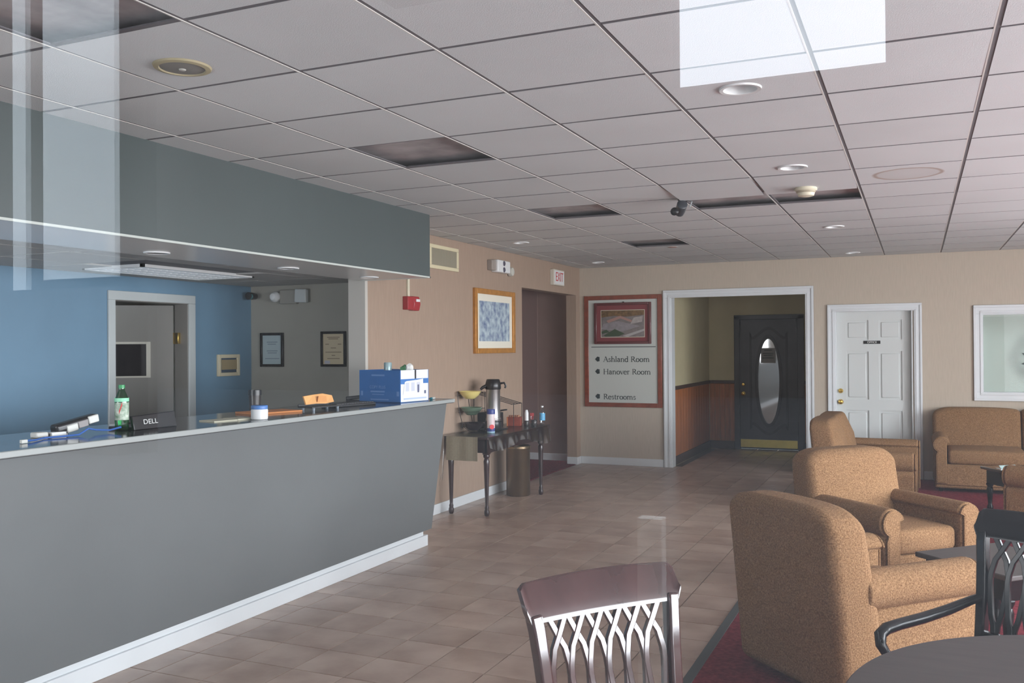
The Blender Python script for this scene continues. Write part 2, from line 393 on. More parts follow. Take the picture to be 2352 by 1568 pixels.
# corridor behind
YC = 14.3
wc = struct('wall_corridor')
CORW = M('corridor_beige_paint', (186, 176, 142), .8, noise=.03, scale=5)
MB().box((-3.10, YB+T, -.1), (-2.99, YC, 2.6)).build('corridor_side_wall', CORW, wc)
MB().box((-3.10, YC, -.1), (-2.60, YC+.1, 2.6)).box((-1.56, YC, -.1), (-1.0, YC+.1, 2.6)).box((-2.60, YC, 2.06), (-1.56, YC+.1, 2.6)).build('corridor_end_wall', CORW, wc)
MB().box((-1.2, YB+T, -.1), (-1.09, YC, 2.6)).build('corridor_near_wall', CORW, wc)
MB().box((-3.1, YB+T, 2.5), (-1.09, YC+.1, 2.6)).build('corridor_ceiling', CEILT, wc)
for k in range(14):
    y = YB+T+.01+k*.1655
    MB().box((-2.99, y, .10), (-2.982, min(y+.161, YC), 1.01)).build('wainscot_plank', WOODW, wc, bevel=.002, seg=1)
for k in range(5):
    x = -2.98+k*.078
    MB().box((x, YC-.008, .10), (x+.074, YC, 1.01)).build('wainscot_plank', WOODW, wc, bevel=.002, seg=1)
for k in range(5):
    x = -1.555+k*.072
    MB().box((x, YC-.008, .10), (min(x+.068, -1.2), YC, 1.01)).build('wainscot_plank', WOODW, wc, bevel=.002, seg=1)
MB().box((-2.99, YB+T, 1.01), (-2.965, YC, 1.06)).box((-2.99, YC-.025, 1.01), (-2.60, YC, 1.06)).box((-1.56, YC-.025, 1.01), (-1.2, YC, 1.06)).build('chair_rail', DARKP, wc, bevel=.004)
MB().box((-2.99, YB+T, 0), (-2.972, YC, .12)).box((-2.99, YC-.018, 0), (-2.60, YC, .12)).box((-1.56, YC-.018, 0), (-1.2, YC, .12)).build('corridor_baseboard', DARKP, wc, bevel=.003)

# black corridor door with oval light
d2 = struct('door_2', (-2.085, YC, 0)); o = (-2.085, YC, 0)
def ring_xz(mb, cx, cz, pts_in, pts_out, y0, y1):
    n = len(pts_in)
    A = [mb._v((cx+a, y0, cz+b)) for a, b in pts_in]; B = [mb._v((cx+a, y0, cz+b)) for a, b in pts_out]
    C_ = [mb._v((cx+a, y1, cz+b)) for a, b in pts_in]; D = [mb._v((cx+a, y1, cz+b)) for a, b in pts_out]
    for i in range(n):
        j = (i+1) % n
        for q in ((A[i], A[j], B[j], B[i]), (C_[i], D[i], D[j], C_[j]), (A[i], C_[i], C_[j], A[j]), (B[i], B[j], D[j], D[i])): mb.bm.faces.new(q)
    return mb
def oval(a, b, n=48): return [(a*math.cos(2*PI*k/n), b*math.sin(2*PI*k/n)) for k in range(n)]
def squircle(a, b, n=48):
    P = []
    for k in range(n):
        t = 2*PI*k/n; c, s_ = math.cos(t), math.sin(t)
        x = max(-1, min(1, c*1.32)); z = max(-1, min(1, s_*1.5))
        z = z*(0.90+0.10*math.cos(x*PI)) if abs(z) > .95 else z
        P.append((a*x, b*z))
    return P
mb = MB(o); n = 48; ov = oval(.165, .66)
rect = []
for k in range(n):
    t = 2*PI*k/n; c, s_ = math.cos(t), math.sin(t); f = 1/max(abs(c)/.43, abs(s_)/.985); rect.append((c*f, s_*f-.03))
ring_xz(mb, -2.085, 1.04, ov, rect, YC+.005, YC+.05); mb.build('door_leaf', BLKDOOR, d2)
ring_xz(MB(o), -2.085, 1.055, oval(.16, .655), oval(.205, .71), YC-.012, YC+.03).build('oval_moulding', MOULD, d2, smooth=True)
ring_xz(MB(o), -2.085, 1.055, squircle(.255, .79), squircle(.285, .83), YC-.006, YC+.02).build('panel_moulding', MOULD, d2)
mb = MB(o); vs = [mb._v((-2.085+a, YC+.022, 1.055+b)) for a, b in oval(.165, .66)]; mb.bm.faces.new(vs); mb.build('oval_glass', glass('leaded_glass', .45, (.55, .6, .6), .04), d2)
MB(o).box((-2.60, YC-.02, 0), (-2.515, YC+.06, 2.06)).box((-1.655, YC-.02, 0), (-1.56, YC+.06, 2.06)).box((-2.60, YC-.02, 2.0), (-1.56, YC+.06, 2.07)).build('door_frame', BLKDOOR, d2, bevel=.006)
MB(o).box((-2.51, YC-.002, .035), (-1.665, YC+.006, .155)).build('kick_plate', KICK, d2, label='brass kick plate')
rotx = Matrix.Rotation(PI/2, 4, 'X')
MB(o).lathe([(.0, .06), (.024, .055), (.028, .04), (.012, .03), (.012, .01), (.03, .008), (.03, 0)], (-2.465, YC+.004, .86), 16, rotx).build('door_knob', BRASS, d2, smooth=True, label='brass door knob')
MB(o).lathe([(.0, .02), (.02, .018), (.027, 0)], (-2.465, YC+.004, 1.0), 16, rotx).build('deadbolt', BRASS, d2, smooth=True)
pn = MB(o).box((-2.2, YC+.016, 1.33), (-1.98, YC+.019, 1.56)).build('paper_notice', M('grey_notice_paper', (150, 150, 148), .7), d2, label='paper notice on the oval glass')
for zz, w_ in ((1.52, .12), (1.47, .16), (1.44, .14), (1.40, .17)):
    MB(o).box((-2.09-w_/2, YC+.0145, zz), (-2.09+w_/2, YC+.0155, zz+.014)).build('notice_line', INK, pn)
MB().box((-3.2, YC+.1, -.05), (-1.0, YC+1.2, 0)).box((-3.2, YC+.1, 2.6), (-1.0, YC+1.2, 2.65)).box((-3.2, YC+.1, 0), (-3.1, YC+1.2, 2.6)).box((-1.1, YC+.1, 0), (-1.0, YC+1.2, 2.6)).box((-3.2, YC+1.1, 0), (-1.0, YC+1.2, 2.6)).build('wall_vestibule', M('vestibule_wall', (120, 124, 120), .8), kind='structure')

# ------------------------------------------------------------------ office door (six panels)
d1 = struct('door_1', (-0.4875, YB, 0)); o = (-0.4875, YB, 0)
casing('casing', -1.010, 0.050, 0, 2.092, .088, 0, parent=None).location = (0, YB, 0)
bpy.data.objects['casing'].name = 'trim_3'
MB(o).box((-.925, YB, 0), (-.91, YB+T, 2.02)).box((-.065, YB, 0), (-.05, YB+T, 2.02)).box((-.925, YB, 2.005), (-.05, YB+T, 2.02)).build('door_jamb', WHITE, d1)
DW = M('white_door_paint', (206, 210, 208), .4)
yl = YB+.075
def recessed_panel(mb, x0, x1, z0, z1, y):
    """stepped moulding round a raised field"""
    mb.box((x0+.03, y-.004, z0+.03), (x1-.03, y+.02, z1-.03))
leaf = MB(o); px = [(-.805, -.545), (-.43, -.17)]; pz = [(.22, .80), (.93, 1.52), (1.66, 1.90)]
xs = [-.91, -.805, -.545, -.43, -.17, -.065]; zs = [.008, .22, .80, .93, 1.52, 1.66, 1.90, 2.005]
for i in range(5):
    for j in range(7):
        hole = i in (1, 3) and j in (1, 3, 5)
        leaf.box((xs[i], yl+(.014 if hole else 0), zs[j]), (xs[i+1], yl+.04, zs[j+1]))
leaf.build('door_leaf', DW, d1)
for a, b in px:
    for c, d in pz:
        mb = MB(o).box((a+.028, yl+.004, c+.028), (b-.028, yl+.02, d-.028)); mb.build('door_panel', DW, d1, bevel=.009, seg=2)
MB(o).lathe([(.0, .062), (.024, .058), (.03, .042), (.012, .03), (.012, .008), (.032, .006), (.032, 0)], (-.868, yl, .90), 18, rotx).build('door_knob', BRASS, d1, smooth=True, label='brass door knob')
MB(o).lathe([(.0, .022), (.022, .02), (.03, .006), (.03, 0)], (-.868, yl, 1.035), 18, rotx).build('deadbolt', BRASS, d1, smooth=True)
pl = thing('door_sign', 'small black office name plate on the white six panel door', 'sign', (-.505, yl-.004, 1.628))
o = (-.505, yl-.004, 1.628)
MB(o).box((-.60, yl-.006, 1.61), (-.41, yl-.001, 1.648)).build('plate', BLACKP, pl)
text('lettering', 'OFFICE', .034, PAPER, pl, (-.505, yl-.0068, 1.629), (PI/2, 0, 0), o=o)

# ------------------------------------------------------------------ back window with closed blinds
w2 = struct('window_2', (1.3, YB, 1.5)); o = (1.3, YB, 1.5)
mb = MB(o)
for d, ww, off in ((.016, .10, 0), (.028, .028, 0), (.022, .02, .066)):
    a, b, c, e_ = .593+off, 2.03-off, .945+off, 2.047-off
    mb.box((a, YB-d, c+ww), (a+ww, YB, e_-ww)); mb.box((b-ww, YB-d, c+ww), (b, YB, e_-ww)); mb.box((a, YB-d, e_-ww), (b, YB, e_)); mb.box((a, YB-d, c), (b, YB, c+ww))
mb.build('window_casing', WHITE, w2, bevel=.003)
MB(o).box((.67, YB, 1.02), (.692, YB+T, 1.955)).box((1.93, YB, 1.02), (1.95, YB+T, 1.955)).box((.67, YB, 1.02), (1.95, YB+T, 1.042)).box((.67, YB, 1.935), (1.95, YB+T, 1.955)).build('window_frame', WHITE, w2)
MB(o).box((.692, YB+.045, 1.042), (1.93, YB+.049, 1.935)).build('window_pane', glass('office_glass', .008), w2)
BL = M('grey_green_blind', (176, 188, 178), .5)
mb = MB(o)
for k in range(44):
    z = 1.046+k*.0202; mb.quad((.70, YB+.085, z), (1.925, YB+.085, z), (1.925, YB+.095, z+.0215), (.70, YB+.095, z+.0215))
mb.build('blind_slats', BL, w2, kind='stuff', label='closed grey green venetian blind')
MB(o).box((.695, YB+.08, 1.915), (1.928, YB+.11, 1.94)).build('blind_headrail', BL, w2)
MB().box((.3, YB+T+.3, .8), (2.2, YB+T+.35, 2.3)).build('wall_office', DARKROOM, kind='structure')

# ------------------------------------------------------------------ reception alcove: blue wall, grey wall, low ceiling
XA, YA, ZA = -6.0, 7.14, 2.21
wbl = struct('wall_blue')
MB().box((XA-.12, YF, -.1), (XA, 5.455, 2.4)).box((XA-.12, 6.30, -.1), (XA, YA+.1, 2.4)).box((XA-.12, 5.455, 2.02), (XA, 6.30, 2.4)).build('painted_panel', BLUE, wbl)
MB().box((XA, YA, -.1), (XL-T, YA+.1, 2.4)).build('wall_grey', GREYW, kind='structure')
ca = struct('ceiling_alcove', (0, 0, ZA)); o = (0, 0, ZA)
MB(o).box((XA, YF, ZA+.012), (-4.2, YA, ZA+.06)).build('alcove_deck', GRID, ca)
TILE2 = M('alcove_tile_board', (176, 174, 170), .85, noise=.04, scale=3)
for i in range(3):
    for j in range(11):
        x0 = XA+.01+i*.6; y0 = YA-.01-(j+1)*.62; x1, y1 = x0+.588, y0+.608
        if (i in (0, 1)) and j in (2, 3) and i == 1: continue
        MB(o).box((x0, max(YF, y0), ZA), (min(x1, -4.255), y1, ZA+.014)).build('ceiling_tile', TILE2, ca, bevel=.002, seg=1)
# troffer in the alcove ceiling
tr = thing('ceiling_light', 'long fluorescent troffer with shiny louvres above the reception desk', 'light', (-5.40, 5.50, ZA)); o = (-5.40, 5.50, ZA)
MB(o).box((-5.70, 4.90, ZA-.012), (-5.675, 6.11, ZA+.01)).box((-5.125, 4.90, ZA-.012), (-5.10, 6.11, ZA+.01)).box((-5.70, 4.90, ZA-.012), (-5.10, 4.925, ZA+.01)).box((-5.70, 6.085, ZA-.012), (-5.10, 6.11, ZA+.01)).build('frame', WHITEP, tr)
SILV = M('louvre_white', (236, 240, 242), .3)
for k in range(3):
    x = -5.53+k*.145; MB(o).box((x-.004, 4.93, ZA-.012), (x+.004, 6.08, ZA+.01)).build('louvre_rail', SILV, tr)
for k in range(18):
    y = 4.97+k*.063; MB(o).prism([(-5.672, y-.012, ZA+.01), (-5.672, y+.012, ZA+.01), (-5.672, y, ZA-.012)], (.545, 0, 0)).build('louvre_blade', SILV, tr)
# bulkhead over the counter
wk = struct('wall_bulkhead')
MB().box((-4.22, YF, 2.172), (-3.60, 6.45, CEIL+.08)).build('bulkhead_face', SOFFIT, wk)
MB().box((-4.25, YF, 2.166), (-3.604, 6.446, 2.1725)).build('bulkhead_underside', SOFFU, wk)
MB().box((-3.606, YF, 2.163), (-3.594, 6.452, 2.175)).box((-4.25, 6.44, 2.163), (-3.594, 6.452, 2.175)).build('corner_bead', M('pale_metal_bead', (190, 196, 190), .4), wk)
# door in blue wall
d3 = struct('door_3', (XA, 5.88, 0)); o = (XA, 5.88, 0)
CAS = M('pale_grey_casing', (186, 192, 192), .4)
MB(o).box((XA, 5.395, 0), (XA+.02, 5.465, 2.01)).box((XA, 6.285, 0), (XA+.02, 6.365, 2.01)).box((XA, 5.395, 2.01), (XA+.02, 6.365, 2.085)).build('door_casing', CAS, d3, bevel=.004)
MB(o).box((XA-.14, 6.275, 0), (XA+.005, 6.295, 2.02)).box((XA-.14, 5.455, 0), (XA+.005, 5.475, 2.02)).box((XA-.14, 5.455, 2.005), (XA+.005, 6.295, 2.02)).build('door_jamb', GREYDOOR, d3)
H = Vector((XA-.14, 6.255, 0)); ang = math.atan2(-.62, -.785)
R = Matrix.Translation(H) @ Matrix.Rotation(ang, 4, 'Z')
mb = MB(o)
for a, b, c, e_ in ((0, .20, .01, 1.995), (.56, .78, .01, 1.995), (.20, .56, .01, 1.36), (.20, .56, 1.66, 1.995)): mb.box((a, -.02, c), (b, .02, e_), R)
mb.build('door_leaf', GREYDOOR, d3)
MB(o).box((.19, .015, 1.35), (.225, .035, 1.67), R).box((.535, .015, 1.35), (.57, .035, 1.67), R).box((.19, .015, 1.65), (.57, .03, 1.67), R).box((.19, .015, 1.35), (.57, .03, 1.365), R).build('window_bead', M('pale_bead', (200, 196, 184), .5), d3)
MB(o).box((.2, -.003, 1.36), (.56, .003, 1.66), R).build('door_window', M('dark_door_glass', (34, 32, 34), .1), d3)
for z in (.3, 1.70):
    MB(o).box((XA-.14, 6.245, z-.05), (XA-.075, 6.276, z+.05)).build('hinge', BRASS, d3, bevel=.003, label='brass hinge')
MB().box((-8.6, 4.6, -.1), (-6.0, 7.6, 0)).box((-8.6, 4.6, 0), (-8.5, 7.6, 2.5)).box((-8.6, 7.5, 0), (XA-.12, 7.6, 2.5)).box((-8.6, 4.6, 0), (XA-.12, 4.7, 2.5)).box((-8.6, 4.6, 2.5), (XA-.12, 7.6, 2.6)).build('wall_storeroom', GREYW, kind='structure')

# ------------------------------------------------------------------ storefront wall the picture is taken through, window wall
wf = struct('wall_front')
mb = MB()
xs = [-6.1] + [v for ab in FRONT_WINDOWS for v in ab] + [XR+.15]
for a, b in zip(xs[0::2], xs[1::2]): mb.box((a, YF, 0), (b, YF+.12, CEIL+.1))
for a, b in FRONT_WINDOWS: mb.box((a, YF, 0), (b, YF+.12, .35)).box((a, YF, 2.45), (b, YF+.12, CEIL+.1))
mb.build('painted_panel', BEIGE, wf)
k = 1
ALUF = M('bronze_window_frame', (96, 92, 88), .4)
for a, b in FRONT_WINDOWS:
    k += 2
    w = struct('window_%d' % (1 if a == -1.55 else k), ((a+b)/2, YF, .35)); o = ((a+b)/2, YF, .35)
    MB(o).box((a, YF, .35), (a+.05, YF+.06, 2.45)).box((b-.05, YF, .35), (b, YF+.06, 2.45)).box((a, YF, .35), (b, YF+.06, .4)).box((a, YF, 2.4), (b, YF+.06, 2.45)).build('window_frame', ALUF, w)
    MB(o).quad((a+.05, YF+.03, .4), (b-.05, YF+.03, .4), (b-.05, YF+.03, 2.4), (a+.05, YF+.03, 2.4)).build('window_pane', PANE, w)
wr = struct('wall_right')
mb = MB(); ys = [YF] + [v for ab in RIGHT_WINDOWS for v in ab] + [YB+.1]
for a, b in zip(ys[0::2], ys[1::2]): mb.box((XR, a, 0), (XR+.14, b, CEIL+.1))
for a, b in RIGHT_WINDOWS: mb.box((XR, a, 0), (XR+.14, b, .5)).box((XR, a, 2.4), (XR+.14, b, CEIL+.1))
mb.build('painted_panel', BEIGE, wr)
k = 10
for a, b in RIGHT_WINDOWS:
    k += 1
    w = struct('window_%d' % k, (XR, (a+b)/2, .5)); o = (XR, (a+b)/2, .5)
    mb = MB(o).box((XR+.03, a, .5), (XR+.09, a+.05, 2.4)).box((XR+.03, b-.05, .5), (XR+.09, b, 2.4)).box((XR+.03, a, .5), (XR+.09, b, .55)).box((XR+.03, a, 2.35), (XR+.09, b, 2.4)).box((XR+.03, (a+b)/2-.025, .5), (XR+.09, (a+b)/2+.025, 2.4))
    mb.build('window_frame', ALUF, w)
    MB(o).quad((XR+.06, a, .5), (XR+.06, b, .5), (XR+.06, b, 2.4), (XR+.06, a, 2.4)).build('window_pane', PANE, w)
# outdoors, seen only as reflections in the glass and as the source of daylight
MB().box((-60, -60, -.3), (60, YF-.02, -.06)).box((XR+.2, YF-.02, -.3), (60, 60, -.06)).build('ground', M('asphalt', (66, 66, 68), .9, noise=.1, scale=2), kind='structure')
BACKDROP = M('dark_backdrop', (70, 66, 64), .9)
MB().box((-70, -30, -.06), (-7.3, -29, 24)).box((-7.3, -30, -.06), (-.8, -29, 10.1)).box((-.8, -30, -.06), (40, -29, 24)).build('wall_sky_block', BACKDROP, kind='structure')  # unseen wall added to keep sky out of reflections; low gap shows bright sky
MB().box((-7.0, -1.1, 2.6), (1.65, YF, 2.72)).box((-1.4, -1.75, 2.6), (1.65, -1.1, 2.72)).build('light_block_slab', M('dark_block_slab', (84, 82, 80), .8), kind='structure')  # unseen slab added to block sky light from the front windows
MB().box((-13.05, -10.0, 2.75), (-11.46, -9.9, 9.0)).box((-13.77, -10.0, 2.6), (-13.46, -9.9, 9.0)).build('reflection_panel_white', M('reflection_white', (210, 212, 212), .8), kind='structure')  # unseen white panels added to reflect as pale bands in the pane
MB().box((-14.8, -10.6, -.06), (-11.3, -10.4, 9.0)).box((-13.77, -10.4, -.06), (-11.46, -9.95, 2.6)).build('reflection_panel_backing', BACKDROP, kind='structure')  # dark backing added behind and below the reflected white panels
#@@THINGS@@
# ------------------------------------------------------------------ reception counter
YC0 = YF+.13
rc = thing('reception_counter', 'long grey laminate reception counter with dark top and white base board', 'counter', (-3.7, 3.4, 0)); o = (-3.7, 3.4, 0)
MB(o).prism([(-3.60, YC0, .14), (-3.455, YC0, 1.155), (-3.66, YC0, 1.155), (-3.70, YC0, .14)], (0, 6.45-YC0, 0)).build('front_panel', COUNTER, rc)
MB(o).box((-4.13, YC0, .02), (-4.09, 6.40, 1.155)).build('rear_panel', COUNTER, rc)
MB(o).box((-4.12, YC0, 1.156), (-3.405, 6.48, 1.186)).build('counter_top', TOPM, rc, bevel=.003)
MB(o).box((-3.412, YC0, 1.160), (-3.398, 6.475, 1.1885)).box((-4.12, 6.476, 1.160), (-3.398, 6.488, 1.1885)).build('top_edge', ALU, rc, bevel=.004, label='pale rounded edge strip')
MB(o).box((-3.72, YC0, .085), (-3.652, 6.41, .14)).build('upper_base_strip', WHITE, rc, bevel=.004)
MB(o).box((-3.72, YC0, 0), (-3.635, 6.455, .088)).build('base_board', WHITE, rc, bevel=.004)
ZC = 1.1862
# ---- on the counter
def bottle(name, label, loc, R, H, mat, capm, labm, stripe=None):
    t = thing(name, label, 'bottle', loc)
    MB().lathe([(R*.85, 0), (R, H*.03), (R*.97, H*.16), (R, H*.2), (R, H*.62), (R*.93, H*.70), (R*.45, H*.88), (R*.40, H*.91), (R*.40, H*.93)], (0, 0, 0), 20).build('body', mat, t, smooth=True)
    MB().lathe([(R*1.015, H*.24), (R*1.015, H*.62)], (0, 0, 0), 20, cap=False).build('label_band', labm, t, smooth=True)
    MB().lathe([(R*.46, H*.925), (R*.46, H), (0, H)], (0, 0, 0), 14).build('cap', capm, t, smooth=True)
    return t
GREENB = glass('green_bottle_plastic', .12, (.18, .62, .32), .05)
GCAP = M('green_cap', (54, 150, 92), .4)
sb = bottle('soda_bottle', 'green plastic soda bottle standing on the counter in front of the doorway', (-3.715, 3.43, ZC), .034, .235, GREENB, GCAP, M('green_white_label', (130, 170, 140), .5, scale=34, c2=((40, 110, 66), (214, 222, 208))))
MB().lathe([(.0352, .15), (.0352, .168)], (0, 0, 0), 20, cap=False).build('pale_label_stripe', M('pale_green_stripe', (150, 226, 186), .5), sb, smooth=True)
mb = MB()
for k in range(4):
    a0, a1 = 5.15+k*.11, 5.27+k*.11; z = .086+k*.011
    mb.quad(*[(.0353*math.cos(a), .0353*math.sin(a), zz) for a, zz in ((a0, z), (a1, z+.011), (a1, z+.029), (a0, z+.018))])
mb.build('red_label_slash', M('red_label', (214, 74, 74), .5), sb)
lp = thing('laptop', 'black computer slab with silver brand lettering beside the green soda bottle', 'computer', (-3.69, 3.60, ZC), math.radians(88))
MB().box((-.135, -.012, 0), (.15, .16, .016)).build('base', BLACKP, lp, bevel=.004)
MB().prism([(-.135, -.030, .0), (.15, -.030, .0), (.15, -.012, .082), (-.135, -.012, .072)], (0, .02, 0)).build('lid', BLACKP, lp, bevel=.004)
text('lettering', 'DELL', .036, M('silver_lettering', (206, 206, 204), .4), lp, (-.025, -.0235, .038), (PI/2-.22, 0, 0), sx=1.2)
LIGHTP = M('pale_grey_plastic', (206, 206, 200), .45)
g = thing('card_terminal', 'dark handheld device with pale grips leaning on a pale foot on the counter', 'device', (-3.80, 3.16, ZC), math.radians(84))
Rg = Matrix.Translation((.0, .0, .012)) @ Matrix.Rotation(math.radians(-11), 4, 'Y')
mb = MB(); mb.cushion((.06, 0, .03), (.115, .032, .022), .014)
for v in mb.bm.verts: v.co = Rg @ v.co
mb.build('body', BLACKP, g, smooth=True)
MB().box((.115, -.036, .012), (.172, -.02, .05), Rg).build('side_grip', LIGHTP, g, bevel=.005)
MB().box((-.005, -.036, .0), (.055, -.02, .036), Rg).build('side_grip', LIGHTP, g, bevel=.005)
MB().box((.058, -.034, .006), (.112, -.025, .04), Rg).build('grey_button_strip', M('mid_grey_plastic', (130, 124, 124), .4), g, bevel=.003)
MB().box((-.165, -.035, 0), (-.105, .02, .026)).build('pale_foot', LIGHTP, g, bevel=.006)
MB().box((-.095, -.045, 0), (-.02, .0, .022)).build('white_slot', WHITEP, g, bevel=.003)
MB().box((-.105, -.03, 0), (-.0, .03, .016)).build('dark_link', BLACKP, g, bevel=.003)
cb = thing('network_cable', 'blue network cable with a clear plug trailing along the counter top', 'cable', (-3.66, 3.1, ZC)); o = (-3.66, 3.1, ZC)
MB(o).tube([(-3.64, 2.82, ZC+.010), (-3.67, 2.90, ZC+.006), (-3.72, 2.98, ZC+.006), (-3.70, 3.06, ZC+.006), (-3.68, 3.14, ZC+.008), (-3.71, 3.22, ZC+.03), (-3.73, 3.28, ZC+.018), (-3.70, 3.34, ZC+.012), (-3.67, 3.385, ZC+.025)], .0048, 8).build('cable_run', M('blue_cable', (60, 104, 178), .4), cb, smooth=True)
MB(o).box((-3.643, 2.795, ZC+.001), (-3.627, 2.825, ZC+.017)).build('plug', LIGHTP, cb, bevel=.002)
pd = thing('paper_pad', 'thin pale open booklet lying flat on the counter beside the white tub', 'booklet', (-3.67, 4.18, ZC), math.radians(78))
MB().box((-.16, -.07, 0), (.0, .07, .006)).build('left_pages', M('cream_paper', (206, 202, 178), .8), pd)
MB().box((.002, -.07, 0), (.13, .07, .008)).build('right_pages', MATS['cream_paper'], pd)
tu = thing('plastic_tub', 'round white tub with a blue lid on the counter', 'tub', (-3.53, 4.27, ZC))
MB().lathe([(.044, 0), (.048, .004), (.049, .055), (.045, .062)], (0, 0, 0), 28).build('body', WHITEP, tu, smooth=True)
MB().lathe([(.0465, .061), (.0475, .064), (.0475, .080), (.045, .083), (0, .083)], (0, 0, 0), 28).build('lid', M('blue_lid', (74, 122, 186), .4), tu, smooth=True, label='blue screw lid')
cu = thing('dark_cup', 'dark smoky cup with a pen in it behind the white tub', 'cup', (-4.03, 4.83, ZC))
SMOKE = M('dark_smoky_plastic', (58, 54, 52), .25)
MB().lathe([(.036, 0), (.042, .135), (.039, .135), (.034, .006), (0, .006)], (0, 0, 0), 22).build('body', SMOKE, cu, smooth=True)
MB().lathe([(.0435, .105), (.0435, .14), (.041, .14)], (0, 0, 0), 22, cap=False).build('rim', BLACKP, cu, smooth=True)
en = thing('manila_envelope', 'flat orange brown envelope lying on the counter', 'envelope', (-3.84, 4.74, ZC), math.radians(74))
ENV = M('orange_manila_paper', (206, 132, 74), .8, noise=.06, scale=14)
MB().box((-.18, -.11, 0), (.18, .11, .012)).build('pocket', ENV, en, bevel=.002)
MB().prism([(-.18, -.11, .0125), (-.18, .11, .0125), (-.10, 0, .0125)], (0, 0, .001)).build('flap', ENV, en)
ty = thing('desk_tray', 'low black desk tray on clear feet holding a folded orange envelope', 'tray', (-3.70, 5.10, ZC), math.radians(80))
MB().box((-.14, -.07, .018), (.14, .07, .026)).box((-.14, .062, .026), (.14, .07, .04)).build('shelf', BLACKP, ty, bevel=.002)
for x in (-.11, .11):
    for y in (-.05, .05): MB().lathe([(.009, 0), (.011, .018)], (x, y, 0), 12).build('foot', M('clear_grey_foot', (150, 160, 170), .2), ty, smooth=True)
fe = thing('folded_envelope', 'crumpled light orange envelope propped on the black desk tray', 'envelope', (-3.70, 5.08, ZC+.041), math.radians(80))
mb = MB()
P = [(-.13, -.02, .0), (-.05, -.03, .004), (.04, -.03, 0), (.12, -.025, .008), (-.135, .0, .055), (-.04, .01, .062), (.05, .012, .066), (.135, .01, .05)]
P2 = [(x, y+.012, z) for x, y, z in P]; v = [mb._v(p) for p in P]; w = [mb._v(p) for p in P2]
for i in range(3):
    mb.bm.faces.new((v[i], v[i+1], v[i+5], v[i+4])); mb.bm.faces.new((w[i], w[i+4], w[i+5], w[i+1])); mb.bm.faces.new((v[i], w[i], w[i+1], v[i+1])); mb.bm.faces.new((v[i+4], v[i+5], w[i+5], w[i+4]))
mb.bm.faces.new((v[0], v[4], w[4], w[0])); mb.bm.faces.new((v[3], w[3], w[7], v[7])); mb.build('paper', M('light_orange_paper', (232, 172, 108), .8), fe)
MB().quad((-.04, -.031, .015), (.05, -.031, .012), (.05, -.020, .05), (-.02, -.021, .052)).build('crease_flap', M('crease_orange', (214, 150, 90), .8), fe)
kb = thing('computer_keyboard', 'black computer keyboard lying flat beside the blue carton', 'keyboard', (-3.74, 5.50, ZC), math.radians(80))
MB().box((-.20, -.075, 0), (.20, .075, .018)).build('case', BLACKP, kb, bevel=.004)
mb = MB()
for i in range(15):
    for j in range(5): mb.box((-.192+i*.0255, -.066+j*.026, .018), (-.170+i*.0255, -.044+j*.026, .024))
mb.build('keys', M('charcoal_keys', (52, 52, 54), .5), kb, kind='stuff')
db = thing('stapler', 'small dark stapler behind the blue carton', 'stapler', (-4.05, 6.02, ZC), math.radians(20))
MB().box((-.06, -.016, 0), (.06, .016, .01)).build('base', BLACKP, db, bevel=.003); MB().box((-.058, -.014, .012), (.06, .014, .04), Matrix.Rotation(-.1, 4, 'Y')).build('arm', BLACKP, db, bevel=.006)
# blue paper carton
bx = thing('paper_carton', 'open blue copy paper carton with a white end at the end of the counter', 'box', (-3.72, 6.085, ZC), math.radians(-9))
BLUEC = M('blue_carton', (58, 114, 180), .6, noise=.06, scale=6); WC = M('white_carton', (222, 224, 228), .65)
w_, d_, h_ = .205, .17, .245
MB().box((-w_, -d_, 0), (w_, -d_+.006, h_)).build('front_side', BLUEC, bx)
MB().box((-w_, d_-.006, 0), (w_, d_, h_)).build('rear_side', BLUEC, bx)
MB().box((-w_, -d_+.006, 0), (-w_+.006, d_-.006, h_)).build('far_end', BLUEC, bx)
e1 = MB().box((w_-.006, -d_+.006, 0), (w_, d_-.006, h_)).build('white_end', WC, bx)
MB().box((-w_, -d_, 0), (w_, d_, .006)).build('bottom', BLUEC, bx)
MB().box((w_, -d_+.003, .14), (w_+.0015, d_-.003, .178)).build('blue_end_band', BLUEC, e1)
PALEB = M('pale_blue_print', (176, 192, 222), .6)
MB().prism([(w_+.0018, -.12, .155), (w_+.0018, -.14, .06), (w_+.0018, .10, .045), (w_+.0018, .10, .175), (w_+.0018, .02, .168), (w_+.0018, -.10, .162)], (.0006, 0, 0)).build('ream_print', WC, e1)
mb = MB()
for k in range(3): mb.box((w_+.0024, -.11+k*.066, .085), (w_+.003, -.07+k*.066, .15))
mb.build('ream_outline', M('grey_ream_print', (196, 200, 212), .6), e1)
DPR = M('dark_print', (90, 96, 124), .6)
MB().box((w_+.0025, .03, .072), (w_+.0034, .05, .132)).build('dark_print_mark', DPR, e1)
MB().box((w_+.0016, .115, .06), (w_+.003, .135, .085)).build('dark_print_mark', DPR, e1)
MB().box((w_+.0016, -.13, .022), (w_+.003, .14, .034)).build('printed_line', PALEB, e1)
MB().box((w_+.0016, .0, .178), (w_+.004, .014, .245)).build('dark_carton_slot', BLACKP, e1)
PB = M('faint_carton_print', (112, 152, 206), .6)
text('lettering', 'COPY PLUS', .033, PB, bx, (-.02, -d_-.001, .115), (PI/2, 0, 0), sx=.95, depth=.0005)
for (a, b, c, d) in ((-.09, .05, .077, .088), (-.075, .045, .058, .063), (-.09, .09, .018, .026), (-.08, .05, .2, .212)): MB().box((a, -d_-.0012, c), (b, -d_, d)).build('printed_line', PB, bx)
for x in (-.19, .17): MB().box((x, -d_-.0012, .05), (x+.022, -d_, .085)).build('recycling_mark', PB, bx)
